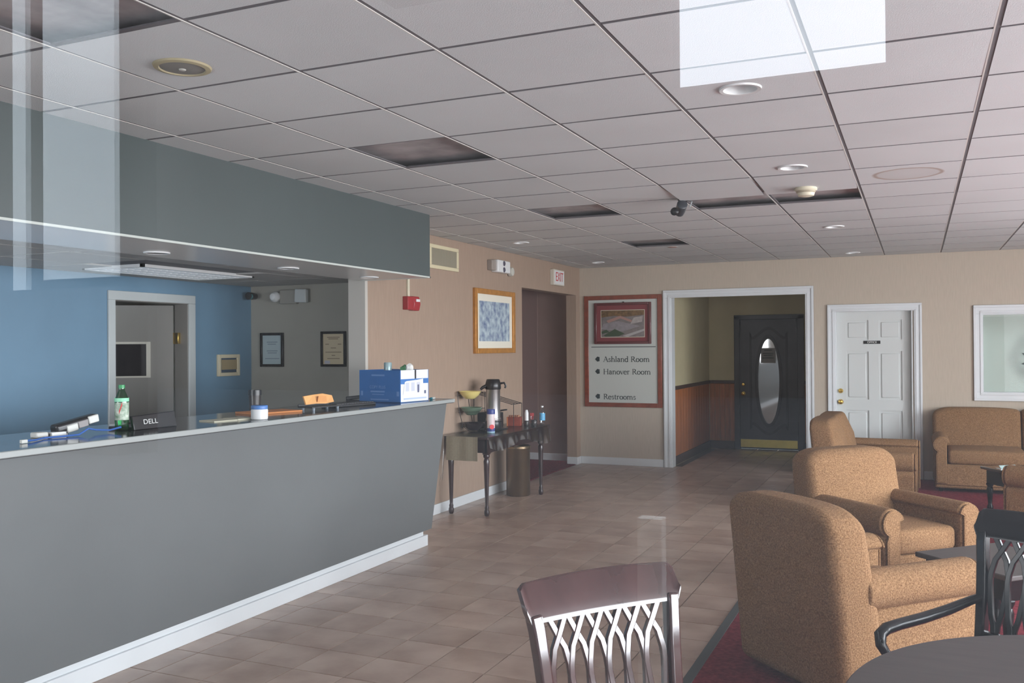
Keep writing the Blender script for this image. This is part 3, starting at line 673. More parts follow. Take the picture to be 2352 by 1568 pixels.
cn = thing('drink_can', 'pale blue grey can sticking up out of the blue carton', 'can', (-3.76, 6.06, ZC+.18)); 
MB().lathe([(.026, 0), (.031, .006), (.031, .115), (.026, .122), (.024, .119), (0, .119)], (0, 0, 0), 22).build('body', M('pale_blue_can', (166, 192, 196), .3, metal=.3), cn, smooth=True)
MB().lathe([(.012, .1195), (.012, .122), (0, .122)], (0, .006, 0), 10).build('tab', CHROME, cn)
cr = thing('crumpled_wrapper', 'crumpled green and white wrapper on top of the blue carton', 'wrapper', (-3.60, 6.07, ZC+.2))
for nm, mt_, sc_, of in (('green_foil', M('green_wrapper', (88, 150, 106), .5), (.04, .032, .04), (-.015, 0, .045)), ('white_foil', PAPER, (.034, .03, .036), (.022, .004, .06))):
    mb = MB(); bmesh.ops.create_icosphere(mb.bm, subdivisions=2, radius=1)
    for v in mb.bm.verts: v.co = Vector((v.co.x*sc_[0], v.co.y*sc_[1], v.co.z*sc_[2]))*random.uniform(.72, 1.12) + Vector(of)
    mb.build(nm, mt_, cr)
tc_ = thing('marker_pen', 'teal capped marker lying behind the white end of the carton', 'pen', (-3.55, 6.39, ZC+.009), math.radians(10))
MB().lathe([(.006, -.05), (.009, -.045), (.009, .02)], (0, 0, 0), 12, Matrix.Rotation(PI/2, 4, 'X')).build('barrel', LIGHTP, tc_, smooth=True)
MB().lathe([(.0095, .02), (.0095, .055), (0, .057)], (0, 0, 0), 12, Matrix.Rotation(PI/2, 4, 'X')).build('cap', M('teal_cap', (38, 118, 132), .4), tc_, smooth=True)

# ------------------------------------------------------------------ alcove wall things
def frame_flat(name, label, cat, plane, u0, u1, z0, z1, fw_, framem, inner, innerm, matw=0.0, matm=None, d=.025, sgn=1, group=None):
    """picture frame on a wall; plane 'x' = wall facing +X at that X, 'y' = wall facing -Y at that Y"""
    ax, pos = plane; um = (u0+u1)/2
    def P(u, z, dep): return (pos+dep, u, z) if ax == 'x' else (u, pos-dep, z)
    loc = P(um, z0, 0); t = thing(name, label, cat, loc, 0, group); o = loc
    def bx(mb, a, b, c, e, d0, d1):
        p, q = P(a, c, d0), P(b, e, d1); mb.box(tuple(min(x, y) for x, y in zip(p, q)), tuple(max(x, y) for x, y in zip(p, q)))
    mb = MB(o); bx(mb, u0, u0+fw_, z0, z1, 0, d); bx(mb, u1-fw_, u1, z0, z1, 0, d); bx(mb, u0+fw_, u1-fw_, z1-fw_, z1, 0, d); bx(mb, u0+fw_, u1-fw_, z0, z0+fw_, 0, d)
    mb.build('frame', framem, t, bevel=.004)
    if matm:
        mb = MB(o); bx(mb, u0+fw_, u1-fw_, z0+fw_, z1-fw_, 0, d*.35); mb.build('mat_board', matm, t)
    mb = MB(o); i = fw_+matw; bx(mb, u0+i, u1-i, z0+i, z1-i, 0, d*.45); mb.build(inner, innerm, t)
    return t, o, bx
GY = ('y', YA)
t, o, bx_ = frame_flat('certificate', 'dark framed pale blue certificate on the grey alcove wall next to the blue wall', 'picture', GY, -5.876, -5.598, 1.425, 1.755, .026, BLACKW, 'certificate_paper', M('pale_blue_paper', (170, 186, 190), .6))
for z, a, b in ((1.66, -5.80, -5.67), (1.64, -5.79, -5.69), (1.575, -5.80, -5.67), (1.555, -5.79, -5.68), (1.50, -5.82, -5.65)):
    mb = MB(o); bx_(mb, a, b, z, z+.009, .0115, .0122); mb.build('text_line', M('faint_print', (132, 146, 156), .7), t)
t, o, bx_ = frame_flat('certificate', 'dark framed cream certificate on the grey alcove wall near the pale corner post', 'picture', GY, -5.160, -4.878, 1.427, 1.760, .024, BLACKW, 'certificate_paper', M('cream_certificate', (214, 198, 164), .6))
for z, a, b in ((1.70, -5.09, -4.95), (1.685, -5.075, -4.965), (1.635, -5.11, -5.07), (1.635, -4.97, -4.93), (1.60, -5.05, -4.99), (1.56, -5.11, -4.93), (1.53, -5.04, -5.0), (1.50, -5.09, -4.95)):
    mb = MB(o); bx_(mb, a, b, z, z+.008, .0115, .0122); mb.build('text_line', M('sepia_print', (150, 132, 108), .7), t)
mb = MB(o); bx_(mb, -5.12, -5.06, 1.455, 1.485, .0115, .0122); mb.build('pale_seal', M('pale_seal', (196, 196, 206), .6), t)
t = thing('emergency_light', 'twin head emergency light high on the grey alcove wall', 'light', (-5.48, YA, 2.09)); o = (-5.48, YA, 2.09)
MB(o).box((-5.615, YA-.05, 2.03), (-5.42, YA, 2.165)).build('battery_box', M('grey_box_paint', (150, 148, 140), .5), t, bevel=.008)
MB(o).lathe([(0, .05), (.03, .045), (.05, .02), (.052, 0), (.045, -.03)], (-5.655, YA-.06, 2.10), 20, Matrix.Rotation(PI/2, 4, 'X')).build('lamp_head', WHITEP, t, smooth=True)
MB(o).prism([(-5.42, YA-.03, 2.04), (-5.285, YA-.03, 2.035), (-5.285, YA-.03, 2.165), (-5.415, YA-.03, 2.17)], (0, -.05, 0)).build('lamp_head', M('silver_lens', (200, 206, 206), .25), t, bevel=.01)
t = thing('security_camera', 'small dark camera on a bracket at the blue and grey wall corner', 'camera', (-5.94, YA, 2.12)); o = (-5.94, YA, 2.12)
MB(o).tube([(-5.985, YA-.002, 2.135), (-5.95, YA-.05, 2.13), (-5.91, YA-.09, 2.12)], .012, 8).build('bracket', BLACKP, t, smooth=True)
MB(o).lathe([(.0, -.06), (.03, -.055), (.036, 0), (.036, .05), (.028, .052)], (-5.90, YA-.11, 2.112), 18, Matrix.Rotation(math.radians(60), 4, 'Y') @ Matrix.Rotation(PI/2, 4, 'X')).build('housing', BLACKP, t, smooth=True)
MB(o).lathe([(.0, 0), (.024, .004), (.027, 0)], (-5.875, YA-.15, 2.105), 16, Matrix.Rotation(PI/2, 4, 'X')).build('lens', M('teal_lens', (60, 110, 112), .1), t, smooth=True)
t, o, bx_ = frame_flat('control_panel', 'beige framed control panel on the dark end of the blue wall', 'panel', ('x', XA), 6.651, 6.943, 1.344, 1.549, .034, M('beige_panel_frame', (206, 196, 168), .5), 'recess', M('dark_blue_recess', (60, 76, 92), .6), d=.03)
mb = MB(o); bx_(mb, 6.70, 6.91, 1.405, 1.50, .012, .022); mb.build('tan_face', M('tan_panel_face', (150, 134, 100), .5), t, bevel=.004)

# ------------------------------------------------------------------ left wall things
LX = XL
t = thing('air_vent', 'cream framed return air grille high on the tan wall beside the dark bulkhead', 'vent', (LX, 7.86, 2.47)); o = (LX, 7.86, 2.47)
CRM = M('cream_vent_paint', (214, 204, 170), .5)
MB(o).box((LX, 7.56, 2.36), (LX+.02, 8.16, 2.395)).box((LX, 7.56, 2.557), (LX+.02, 8.16, 2.592)).box((LX, 7.56, 2.395), (LX+.02, 7.60, 2.557)).box((LX, 8.12, 2.395), (LX+.02, 8.16, 2.557)).build('frame', CRM, t, bevel=.004)
MB(o).box((LX, 7.60, 2.395), (LX+.002, 8.12, 2.557)).build('dark_duct', BLACKP, t)
OLV = M('olive_vent_slat', (126, 118, 94), .5)
for k in range(20):
    y = 7.612+k*.0258; MB(o).prism([(LX+.002, y, 2.395), (LX+.002, y+.004, 2.395), (LX+.016, y+.022, 2.395), (LX+.016, y+.018, 2.395)], (0, 0, .162)).build('slat', OLV, t)
t = thing('emergency_light', 'twin lamp emergency light on the tan wall between vent and exit sign', 'light', (LX, 9.1, 2.49)); o = (LX, 9.1, 2.49)
MB(o).box((LX, 8.86, 2.435), (LX+.06, 8.99, 2.545)).build('bracket', M('grey_box_paint2', (150, 140, 132), .5), t, bevel=.006)
MB(o).box((LX, 8.96, 2.42), (LX+.085, 9.29, 2.555)).build('battery_box', WHITEP, t, bevel=.01)
MB(o).lathe([(.0, .01), (.02, .008), (.03, 0)], (LX+.085, 9.12, 2.522), 18, Matrix.Rotation(PI/2, 4, 'Y')).build('lamp_socket', M('dark_socket', (70, 66, 84), .4), t, smooth=True)
MB(o).lathe([(.0, .01), (.02, .008), (.03, 0)], (LX+.085, 9.12, 2.453), 18, Matrix.Rotation(PI/2, 4, 'Y')).build('lamp_socket', MATS['dark_socket'], t, smooth=True)
MB(o).lathe([(.0, .05), (.045, .045), (.055, .02), (.05, 0)], (LX+.01, 9.42, 2.455), 18, Matrix.Rotation(PI/2, 4, 'Y')).build('side_lamp', M('pale_lens', (196, 196, 186), .4), t, smooth=True)
t = thing('exit_sign', 'white exit sign with red letters above the unlit hall opening', 'sign', (LX, 10.88, 2.48)); o = (LX, 10.88, 2.48)
MB(o).box((LX, 10.70, 2.385), (LX+.055, 11.07, 2.585)).build('housing', M('cream_sign_housing', (208, 202, 188), .5), t, bevel=.006)
MB(o).box((LX+.055, 10.72, 2.40), (LX+.058, 11.05, 2.57)).build('face', WHITEP, t)
text('lettering', 'EXIT', .165, M('red_exit_letters', (196, 60, 62), .5), t, (LX+.0595, 10.885, 2.487), (PI/2, 0, PI/2), sx=.78, o=o)
t = thing('fire_alarm_pull', 'red fire alarm pull station on the tan wall with conduit above', 'alarm', (LX, 7.19, 2.0)); o = (LX, 7.19, 2.0)
MB(o).box((LX, 7.09, 1.945), (LX+.055, 7.21, 2.065)).build('back_box', REDP, t, bevel=.004)
MB(o).prism([(LX+.0, 7.19, 1.94), (LX+.05, 7.19, 1.94), (LX+.065, 7.19, 2.0), (LX+.05, 7.19, 2.07), (LX, 7.19, 2.07)], (0, .115, 0)).build('face_plate', REDP, t, bevel=.006)
MB(o).box((LX+.058, 7.225, 2.02), (LX+.068, 7.29, 2.045)).build('white_handle', WHITEP, t, bevel=.003)
MB(o).box((LX, 7.155, 2.06), (LX+.02, 7.185, 2.30)).build('conduit', CREAM, t, bevel=.003)
ART = M('blue_grey_pastel_art', (150, 168, 186), .7, scale=14, c2=((96, 112, 146), (190, 206, 210)))
t, o, bx_ = frame_flat('framed_picture', 'gold framed print of pale blue foliage on the tan wall', 'picture', ('x', LX), 8.505, 9.535, 1.535, 2.225, .055, GOLD, 'print', ART, .075, M('cream_mat', (226, 222, 206), .7), d=.035)

# ------------------------------------------------------------------ directory sign on back wall
SGN = (-4.165, -3.085, .783, 2.288)
t, o, bx_ = frame_flat('directory_sign', 'tall red brown framed sign board listing Ashland Room, Hanover Room and Restrooms', 'sign', ('y', YB), *SGN, .058, CHERRY, 'board', SIGNBD, d=.03)
mb = MB(o); bx_(mb, -4.07, -3.17, 1.588, 1.597, .0135, .0145); mb.build('divider_line', INK, t)
# serif glyphs drawn as strokes: (x0,z0,x1,z1,width)
def arc(cx, cz, rx, rz, a0, a1, w0, w1=None, n=12):
    out = []
    for k in range(n):
        t0, t1 = a0+(a1-a0)*k/n, a0+(a1-a0)*(k+1)/n
        tm = (t0+t1)/2; w_ = (w1 if w1 is not None else w0)*abs(math.sin(math.radians(tm)))+w0*abs(math.cos(math.radians(tm)))
        out.append((cx+rx*math.cos(math.radians(t0)), cz+rz*math.sin(math.radians(t0)), cx+rx*math.cos(math.radians(t1)), cz+rz*math.sin(math.radians(t1)), w_))
    return out
TK, TN = .095, .045
def stem_(x, z1, s0=True, s1='l'):
    r = [(x, 0, x, z1, TK)]
    if s0: r.append((x-.10, .018, x+.10, .018, .036))
    if s1 == 'l': r.append((x-.10, z1-.03, x, z1-.005, .045))
    if s1 == 'b': r.append((x-.11, z1-.018, x+.11, z1-.018, .036))
    return r
def hump(x, w_): return arc(x+w_/2, .27, w_/2, .185, 180, 0, .06, .05)[0:12] + [(x+w_, 0, x+w_, .28, TK), (x+w_-.09, .018, x+w_+.09, .018, .036)]
GL = {
 'A': (.72, [(.08, 0, .36, .70, TN), (.36, .70, .64, 0, TK), (.19, .25, .53, .25, TN), (0, .018, .17, .018, .036), (.52, .018, .75, .018, .036)]),
 'H': (.80, stem_(.14, .70, True, 'b')+stem_(.64, .70, True, 'b')+[(.14, .36, .64, .36, TN)]),
 'R': (.68, stem_(.14, .70, True, 'b')+arc(.26, .52, .23, .165, 90, -90, TK, TN)+[(.14, .685, .26, .685, TN), (.14, .355, .26, .355, TN), (.30, .35, .60, .02, TK), (.54, .018, .70, .018, .036)]),
 's': (.38, arc(.19, .345, .11, .105, 20, 250, .05, .06)+arc(.19, .13, .125, .115, 70, -160, .06, .05)),
 'h': (.58, stem_(.12, .74)+hump(.12, .33)),
 'l': (.26, stem_(.13, .74)),
 'a': (.48, arc(.21, .33, .13, .125, 0, 160, TK, .05)+[(.34, .34, .34, .03, TK), (.34, .02, .44, .03, .04)]+arc(.20, .13, .135, .12, 60, 360, .075, .05)),
 'n': (.58, stem_(.12, .46)+hump(.12, .33)),
 'd': (.54, arc(.23, .225, .18, .225, 30, 330, TK, .05)+[(.40, 0, .40, .74, TK), (.29, .71, .40, .735, .045), (.40, .018, .49, .018, .036)]),
 'o': (.52, arc(.26, .225, .20, .22, 0, 360, TK, .045, 18)),
 'm': (.88, stem_(.12, .46)+hump(.12, .31)+hump(.43, .31)),
 'v': (.48, [(.05, .45, .24, 0, TK), (.24, 0, .43, .45, TN), (-.02, .445, .15, .445, .036), (.34, .445, .50, .445, .036)]),
 'e': (.48, arc(.24, .225, .19, .22, 15, 320, TK, .05, 16)+[(.07, .26, .42, .26, TN)]),
 'r': (.40, stem_(.12, .46)+arc(.27, .28, .15, .165, 170, 50, .06, .05)),
 't': (.34, [(.14, .60, .14, .10, TK), (.03, .445, .30, .445, TN)]+arc(.22, .10, .085, .085, 180, 320, .08, .045)),
 ' ': (.30, [])}
def serif_text(body, x0, z0, em, y, parent, o):
    cx = x0
    for ch in body:
        adv, st = GL[ch]
        if st:
            mb = MB(o)
            for (a, b, c, d, w_) in st:
                p = Vector((cx+a*em, y, z0+b*em)); q = Vector((cx+c*em, y, z0+d*em)); dv = (q-p)
                if dv.length < 1e-6: continue
                n_ = Vector((-dv.z, 0, dv.x)).normalized()*(w_*em/2); e_ = dv.normalized()*(.012*em)
                P = [p-e_+n_, p-e_-n_, q+e_-n_, q+e_+n_]; mb.prism(P, (0, -.0012, 0))
            mb.build('letter', INK, parent)
        cx += adv*em
    return cx
YS = YB-.0136
for body, zb, wd in (('Ashland Room', 1.392, .650), ('Hanover Room', 1.224, .664), ('Restrooms', .886, .455)):
    tot = sum(GL[c][0] for c in body); serif_text(body, -3.902, zb, wd/tot, YS, t, o)
    zc = zb+.037
    MB(o).prism([(-4.018, YS, zc), (-3.987, YS, zc+.034), (-3.953, YS, zc+.028), (-3.953, YS, zc-.028), (-3.987, YS, zc-.034)], (0, -.0012, 0)).build('arrow', INK, t)
fp = thing('aerial_photograph', 'framed aerial photograph of a low building fixed to the top of the directory sign', 'picture', (-3.61, YB-.0135, 1.635)); o = (-3.61, YB-.0135, 1.635)
y0 = YB-.0135
def B3(u0, u1, z0, z1, d0, d1): return ((u0, y0-d1, z0), (u1, y0-d0, z1))
u0, u1, z0, z1 = -4.017, -3.225, 1.632, 2.190
mb = MB(o)
for a in ((u0, u0+.035, z0, z1), (u1-.035, u1, z0, z1), (u0+.035, u1-.035, z1-.035, z1), (u0+.035, u1-.035, z0, z0+.035)): mb.box(*B3(*a, 0, .035))
mb.build('frame', M('dark_cherry_frame', (92, 36, 38), .3, coat=.3), fp, bevel=.006)
MB(o).box(*B3(u0+.035, u1-.035, z0+.035, z1-.035, 0, .012)).build('mat_board', MAROON, fp)
mb = MB(o)
for a in ((u0+.088, u1-.088, z0+.088, z0+.096), (u0+.088, u1-.088, z1-.106, z1-.098), (u0+.088, u0+.096, z0+.096, z1-.106), (u1-.096, u1-.088, z0+.096, z1-.106)): mb.box(*B3(*a, .012, .0135))
mb.build('mat_bevel', M('pale_bevel', (206, 196, 176), .6), fp)
MB(o).box(*B3(u0+.096, u1-.096, z0+.096, z1-.106, .01, .0128)).build('photo_ground', M('photo_tarmac', (120, 112, 110), .3, noise=.2, scale=16), fp)
def poly(name, pts, mt_, dep): MB(o).prism([(u0+.096+(u1-u0-.192)*a, y0-dep, z0+.096+(z1-z0-.202)*b) for a, b in pts], (0, -.0006, 0)).build(name, mt_, fp)
poly('photo_woods', [(0, .74), (.3, .80), (.6, .76), (1, .82), (1, 1), (0, 1)], M('photo_autumn_woods', (110, 84, 52), .3, noise=.45, scale=30), .0132)
poly('photo_roof', [(.12, .62), (.45, .80), (.72, .62), (.70, .55), (.45, .70), (.17, .53)], M('photo_pink_roof', (166, 128, 118), .3), .0136)
poly('photo_white_roof', [(.68, .48), (.95, .56), (.97, .78), (.76, .72)], M('photo_pale_roof', (168, 160, 156), .3, noise=.15, scale=20), .0140)
poly('photo_car_park', [(.05, .5), (.4, .6), (.7, .48), (.9, .4), (.5, .2), (.0, .3)], M('photo_grey', (140, 134, 136), .3, noise=.15, scale=24), .0134)
poly('photo_lawn', [(.05, .06), (.32, .30), (.55, .12), (.42, .03), (.1, .02)], M('photo_lawn', (62, 78, 56), .3), .0144)
poly('photo_lawn', [(0, .2), (.12, .28), (.2, .18), (.02, .12)], MATS['photo_lawn'], .0144)
poly('photo_road', [(.5, .04), (1, .30), (1, .22), (.62, .0)], M('photo_road', (170, 166, 164), .3), .0142)
MB(o).box(*B3(-3.62, -3.60, z1-.004, z1+.012, 0, .02)).build('hanger', BLACKP, fp)

# ------------------------------------------------------------------ console table with coffee things
ct = thing('console_table', 'dark red brown console table with turned legs against the tan wall', 'table', (-3.93, 8.46, 0)); o = (-3.93, 8.46, 0)
MB(o).box((-4.17, 7.70, .728), (-3.69, 9.21, .752)).build('table_top', DARKW, ct, bevel=.006)
MB(o).box((-4.14, 7.745, .60), (-3.725, 7.765, .728)).box((-4.14, 9.145, .60), (-3.725, 9.165, .728)).box((-4.15, 7.745, .60), (-4.13, 9.165, .728)).build('side_apron', DARKW, ct)
mb = MB(o); N = 24
for k in range(N):
    a, b = k/N, (k+1)/N
    def zz(u): return .60 - .035*(max(0, 1-u/.12)**2 + max(0, 1-(1-u)/.12)**2)
    y0_, y1_ = 7.745+1.42*a, 7.745+1.42*b
    mb.prism([(-3.725, y0_, zz(a)), (-3.725, y1_, zz(b)), (-3.725, y1_, .728), (-3.725, y0_, .728)], (-.02, 0, 0))
mb.build('front_apron', DARKW, ct)
for x, y in ((-4.12, 7.775), (-3.74, 7.775), (-4.12, 9.13), (-3.74, 9.13)):
    MB(o).lathe([(0, 0), (.018, .002), (.025, .02), (.026, .045), (.019, .066), (.022, .078), (.015, .098), (.016, .12), (.027, .48), (.029, .52), (.021, .545), (.031, .56), (.031, .58), (.024, .59)], (x, y, 0), 18).box((x-.028, y-.028, .585), (x+.028, y+.028, .728)).build('leg', DARKW, ct, smooth=True)
ZT = .7525
cl = thing('olive_runner', 'olive green cloth runner hanging over the near end of the console table', 'cloth', (-3.93, 7.7, ZT)); o = (-3.93, 7.7, ZT)
OL = M('olive_cloth', (136, 128, 108), .9, noise=.05, scale=50)
MB(o).box((-4.125, 7.688, ZT), (-3.79, 8.0, ZT+.0025)).build('flat_part', OL, cl)
mb = MB(o)
for k in range(14):
    xa, xb = -4.125+.335*k/14, -4.125+.335*(k+1)/14
    f = lambda x: 7.688-.004-.004*math.sin((x+4.1)*40)
    mb.prism([(xa, f(xa), ZT+.002), (xb, f(xb), ZT+.002), (xb, f(xb)-.006, ZT-.225), (xa, f(xa)-.006, ZT-.225)], (0, .003, 0))
mb.build('hanging_part', OL, cl, smooth=True)
cs = thing('plastic_cover', 'clear plastic sheet draped over the console table and hanging in folds', 'cover', (-3.93, 8.46, ZT+.003)); o = (-3.93, 8.46, ZT+.003)
mb = MB(o)
mb.box((-4.19, 7.675, ZT+.0035), (-3.672, 9.235, ZT+.0045))
def drape(p0, p1, out, L0, L1, n, amp):
    p0, p1, out = Vector(p0), Vector(p1), Vector(out); rows = 6; V = []
    for i in range(n+1):
        u = i/n; L = L0+(L1-L0)*u + .04*math.sin(u*9); r = []
        for j in range(rows+1):
            v_ = j/rows; w_ = amp*v_*(.5+.5*math.sin(u*n*.9+1.3*math.sin(u*5)))+.006*v_
            r.append(mb._v(p0.lerp(p1, u)+out*w_+Vector((0, 0, -L*v_))))
        V.append(r)
    for i in range(n):
        for j in range(rows): mb.bm.faces.new((V[i][j], V[i+1][j], V[i+1][j+1], V[i][j+1]))
drape((-3.672, 7.675, ZT+.004), (-3.672, 9.235, ZT+.004), (1, 0, 0), .10, .16, 40, .022)
drape((-3.672, 9.235, ZT+.004), (-4.19, 9.235, ZT+.004), (0, 1, 0), .19, .12, 16, .05)
drape((-4.19, 7.675, ZT+.004), (-4.14, 7.675, ZT+.004), (0, -1, 0), .46, .38, 5, .03)
mb.build('sheet', CLEAR, cs, smooth=True, ang=80)
bin_ = thing('waste_bin', 'tall bronze coloured metal waste bin under the console table', 'bin', (-3.96, 9.02, 0))
MB().lathe([(.125, 0), (.13, .008), (.13, .50), (.137, .51), (.137, .535), (.126, .54), (.122, .52), (.12, .02), (0, .02)], (0, 0, 0), 40).build('body', BRONZE, bin_, smooth=True)
MB().lathe([(.1385, .512), (.1385, .533)], (0, 0, 0), 40, cap=False).build('rim_band', M('bright_bronze', (160, 140, 112), .25, metal=.9), bin_, smooth=True)
ZI = ZT+.005
ap = thing('coffee_airpot', 'tall steel coffee airpot with black pump lid and spout', 'flask', (-3.99, 8.46, ZI+.085))
MB().lathe([(.077, 0), (.08, .006), (.08, .03), (.073, .035), (.073, .325), (.076, .33)], (0, 0, 0), 36).build('steel_body', CHROME, ap, smooth=True)
MB().lathe([(.078, .325), (.082, .335), (.080, .38), (.070, .42), (.062, .43), (0, .432)], (0, 0, 0), 36).build('pump_lid', BLACKP, ap, smooth=True)
MB().tube([(-.05, -.045, .365), (-.085, -.075, .345), (-.10, -.088, .325)], [.02, .016, .012], 10).build('spout', BLACKP, ap, smooth=True)
MB().tube([(.06, .05, .385), (.092, .075, .39), (.105, .085, .36), (.098, .08, .335)], .011, 8).build('handle', BLACKP, ap, smooth=True)
st = thing('airpot_stand', 'low black drip stand under the steel coffee airpot', 'stand', (-3.99, 8.46, ZI))
MB().box((-.11, -.13, 0), (.11, .13, .012)).build('base', BLACKP, st, bevel=.004)
MB().lathe([(.095, .012), (.088, .02), (.085, .078), (.09, .084)], (0, 0, 0), 28).build('pedestal', BLACKP, st, smooth=True)
# tiered bowl stand
br = thing('bowl_rack', 'curved dark wire rack holding three stacked serving bowls', 'rack', (-4.07, 8.2, ZI)); o = (-4.07, 8.2, ZI)
WIRE = M('dark_wire', (40, 34, 34), .35, metal=.6)
for s_ in (-1, 1):
    MB(o).tube([(-3.98, 8.2+s_*.06, ZI+.004), (-4.07, 8.2+s_*.115, ZI+.004), (-4.15, 8.2+s_*.115, ZI+.06), (-4.19, 8.2+s_*.115, ZI+.22), (-4.21, 8.2+s_*.115, ZI+.40)], .0035, 6).build('side_wire', WIRE, br, smooth=True)
for (cx, zz) in ((-4.085, .055), (-4.11, .2), (-4.125, .365)):
    MB(o).tube([(cx+.09*math.cos(2*PI*k/24), 8.2+.09*math.sin(2*PI*k/24), ZI+zz) for k in range(25)], .003, 6).tube([(cx-.05, 8.11, ZI+zz), (cx-.09, 8.088, ZI+zz-.01)], .003, 6).build('ring_wire', WIRE, br, smooth=True)
def bowl(name, label, loc, mat, R=.112, H=.075, inner=None):
    t = thing(name, label, 'bowl', loc)
    MB().lathe([(0, 0), (R*.42, 0), (R*.5, .006), (R*.82, H*.5), (R*.98, H*.93), (R, H), (R*.97, H), (R*.8, H*.5), (R*.45, .012), (0, .01)], (0, 0, 0), 36).build('shell', mat, t, smooth=True)
    MB().lathe([(R*.985, H*.94), (R*1.012, H*.97), (R*1.0, H*1.02), (R*.965, H*.99)], (0, 0, 0), 36, cap=False).build('rim', mat, t, smooth=True)
    return t
YELB = M('pale_yellow_glaze', (226, 208, 132), .15, coat=.6); GRNB = M('sage_green_glaze', (98, 120, 100), .15, coat=.6); DRKB = M('black_brown_glaze', (44, 34, 36), .12, coat=.6)
for nm, lb, cx, zz, mt_ in (('serving_bowl', 'pale yellow bowl on the top tier of the wire rack', -4.125, .325, YELB), ('serving_bowl', 'sage green bowl on the middle tier of the wire rack', -4.11, .163, GRNB), ('serving_bowl', 'black brown bowl on the bottom tier of the wire rack', -4.085, .010, DRKB)):
    b_ = bowl(nm, lb, (cx, 8.2, ZI+zz), mt_)
    b_['group'] = 'bowls on the wire rack'
cm = thing('creamer_canister', 'tall creamer canister with blue lid and red and white label', 'canister', (-3.86, 8.13, ZI))
MB().lathe([(.038, 0), (.040, .004), (.040, .012)], (0, 0, 0), 28).build('pale_base', M('pale_blue_ring', (170, 206, 222), .4), cm, smooth=True)
MB().lathe([(.0395, .012), (.0395, .045)], (0, 0, 0), 28).build('blue_label_band', M('navy_print', (46, 62, 128), .5), cm, smooth=True)
MB().lathe([(.0395, .045), (.0395, .185)], (0, 0, 0), 28).build('body', M('red_white_label', (224, 214, 212), .5, scale=9, c2=((226, 222, 222), (214, 176, 176))), cm, smooth=True)
MB().lathe([(.0405, .183), (.0412, .19), (.0412, .225), (.038, .232), (0, .232)], (0, 0, 0), 28).build('blue_lid', M('navy_lid', (44, 60, 130), .4), cm, smooth=True)
mb = MB()
mb.lathe([(.0, .003), (.022, .0025), (.024, 0)], (.0395*math.cos(-.9), .0395*math.sin(-.9), .058), 16, Matrix.Rotation(-.9, 4, 'Z') @ Matrix.Rotation(PI/2, 4, 'Y')); mb.build('red_label_spot', M('red_spot', (222, 64, 70), .5), cm)
wr_ = thing('wire_organizer', 'sloping dark wire organizer rack with a black tray behind the coffee airpot', 'rack', (-4.1, 8.75, ZI)); o = (-4.1, 8.75, ZI)
for y in (8.45, 8.53, 8.61, 8.69): MB(o).tube([(-4.20, y, ZI+.37), (-3.93, y+.36, ZI+.235)], .004, 6).build('sloping_wire', WIRE, wr_)
for (a, b) in (((-4.20, 8.44, ZI+.37), (-4.20, 8.70, ZI+.37)), ((-3.93, 8.80, ZI+.235), (-3.93, 9.06, ZI+.235)), ((-4.20, 8.44, ZI+.37), (-4.20, 8.44, ZI+.0)), ((-4.20, 8.70, ZI+.37), (-4.20, 8.70, ZI)), ((-3.93, 9.06, ZI+.235), (-3.93, 9.06, ZI)), ((-3.93, 8.84, ZI+.235), (-3.93, 8.84, ZI)), ((-4.20, 8.44, ZI+.2), (-4.20, 8.70, ZI+.2))): MB(o).tube([a, b], .004, 6).build('frame_wire', WIRE, wr_)
MB2 = lambda: MB((.05, .03, 0))
MB2().box((-.10, -.12, 0), (.10, .12, .008)).box((-.10, -.12, .008), (-.092, .12, .15)).box((.092, -.12, .008), (.10, .12, .15)).box((-.092, -.12, .008), (.092, -.112, .15)).box((-.092, .112, .008), (.092, .12, .15)).build('black_tray', BLACKP, wr_, bevel=.003)
MB2().box((-.13, -.16, .15), (.13, -.115, .166), Matrix.Rotation(-.12, 4, 'Y')).box((-.13, .115, .15), (.13, .16, .166), Matrix.Rotation(-.12, 4, 'Y')).box((-.13, -.115, .15), (-.092, .115, .166), Matrix.Rotation(-.12, 4, 'Y')).box((.092, -.115, .15), (.17, .115, .166), Matrix.Rotation(-.12, 4, 'Y')).build('tray_rim', BLACKP, wr_, bevel=.003)
rb = thing('sweetener_box', 'red brown packet box on the console table beside the black bin', 'box', (-3.96, 8.93, ZI), math.radians(12))
RBX = M('red_brown_card', (134, 58, 42), .6, noise=.15, scale=14)
MB().box((-.075, -.05, 0), (.075, .05, .095)).build('carton', RBX, rb, bevel=.002); MB().box((-.0755, -.0515, .0), (-.06, -.0505, .095)).build('orange_edge_stripe', M('orange_print', (186, 110, 62), .6), rb)
mb = MB()
for k in range(6): mb.box((-.06+k*.02, -.035, .09), (-.05+k*.02, .035, .112))
mb.build('packets', M('packet_paper', (176, 122, 92), .7), rb, kind='stuff')
sj = thing('sugar_jar', 'white sugar jar with dark base beside the red brown box', 'jar', (-3.84, 8.98, ZI))
MB().lathe([(.024, 0), (.026, .004), (.026, .05), (.022, .055)], (0, 0, 0), 18).build('dark_base', SMOKE, sj, smooth=True)
MB().lathe([(.022, .052), (.021, .135), (.017, .15), (.012, .168), (0, .17)], (0, 0, 0), 18).build('white_body', WHITEP, sj, smooth=True)
rj = thing('stirrer_tumbler', 'small clear tumbler of red topped stirrers next to the sugar jar', 'tumbler', (-3.81, 9.06, ZI))
MB().lathe([(.022, 0), (.026, .1), (.024, .1), (.02, .004), (0, .004)], (0, 0, 0), 18).build('body', glass('tumbler_plastic', .1, (.9, .92, .92), .05), rj, smooth=True)
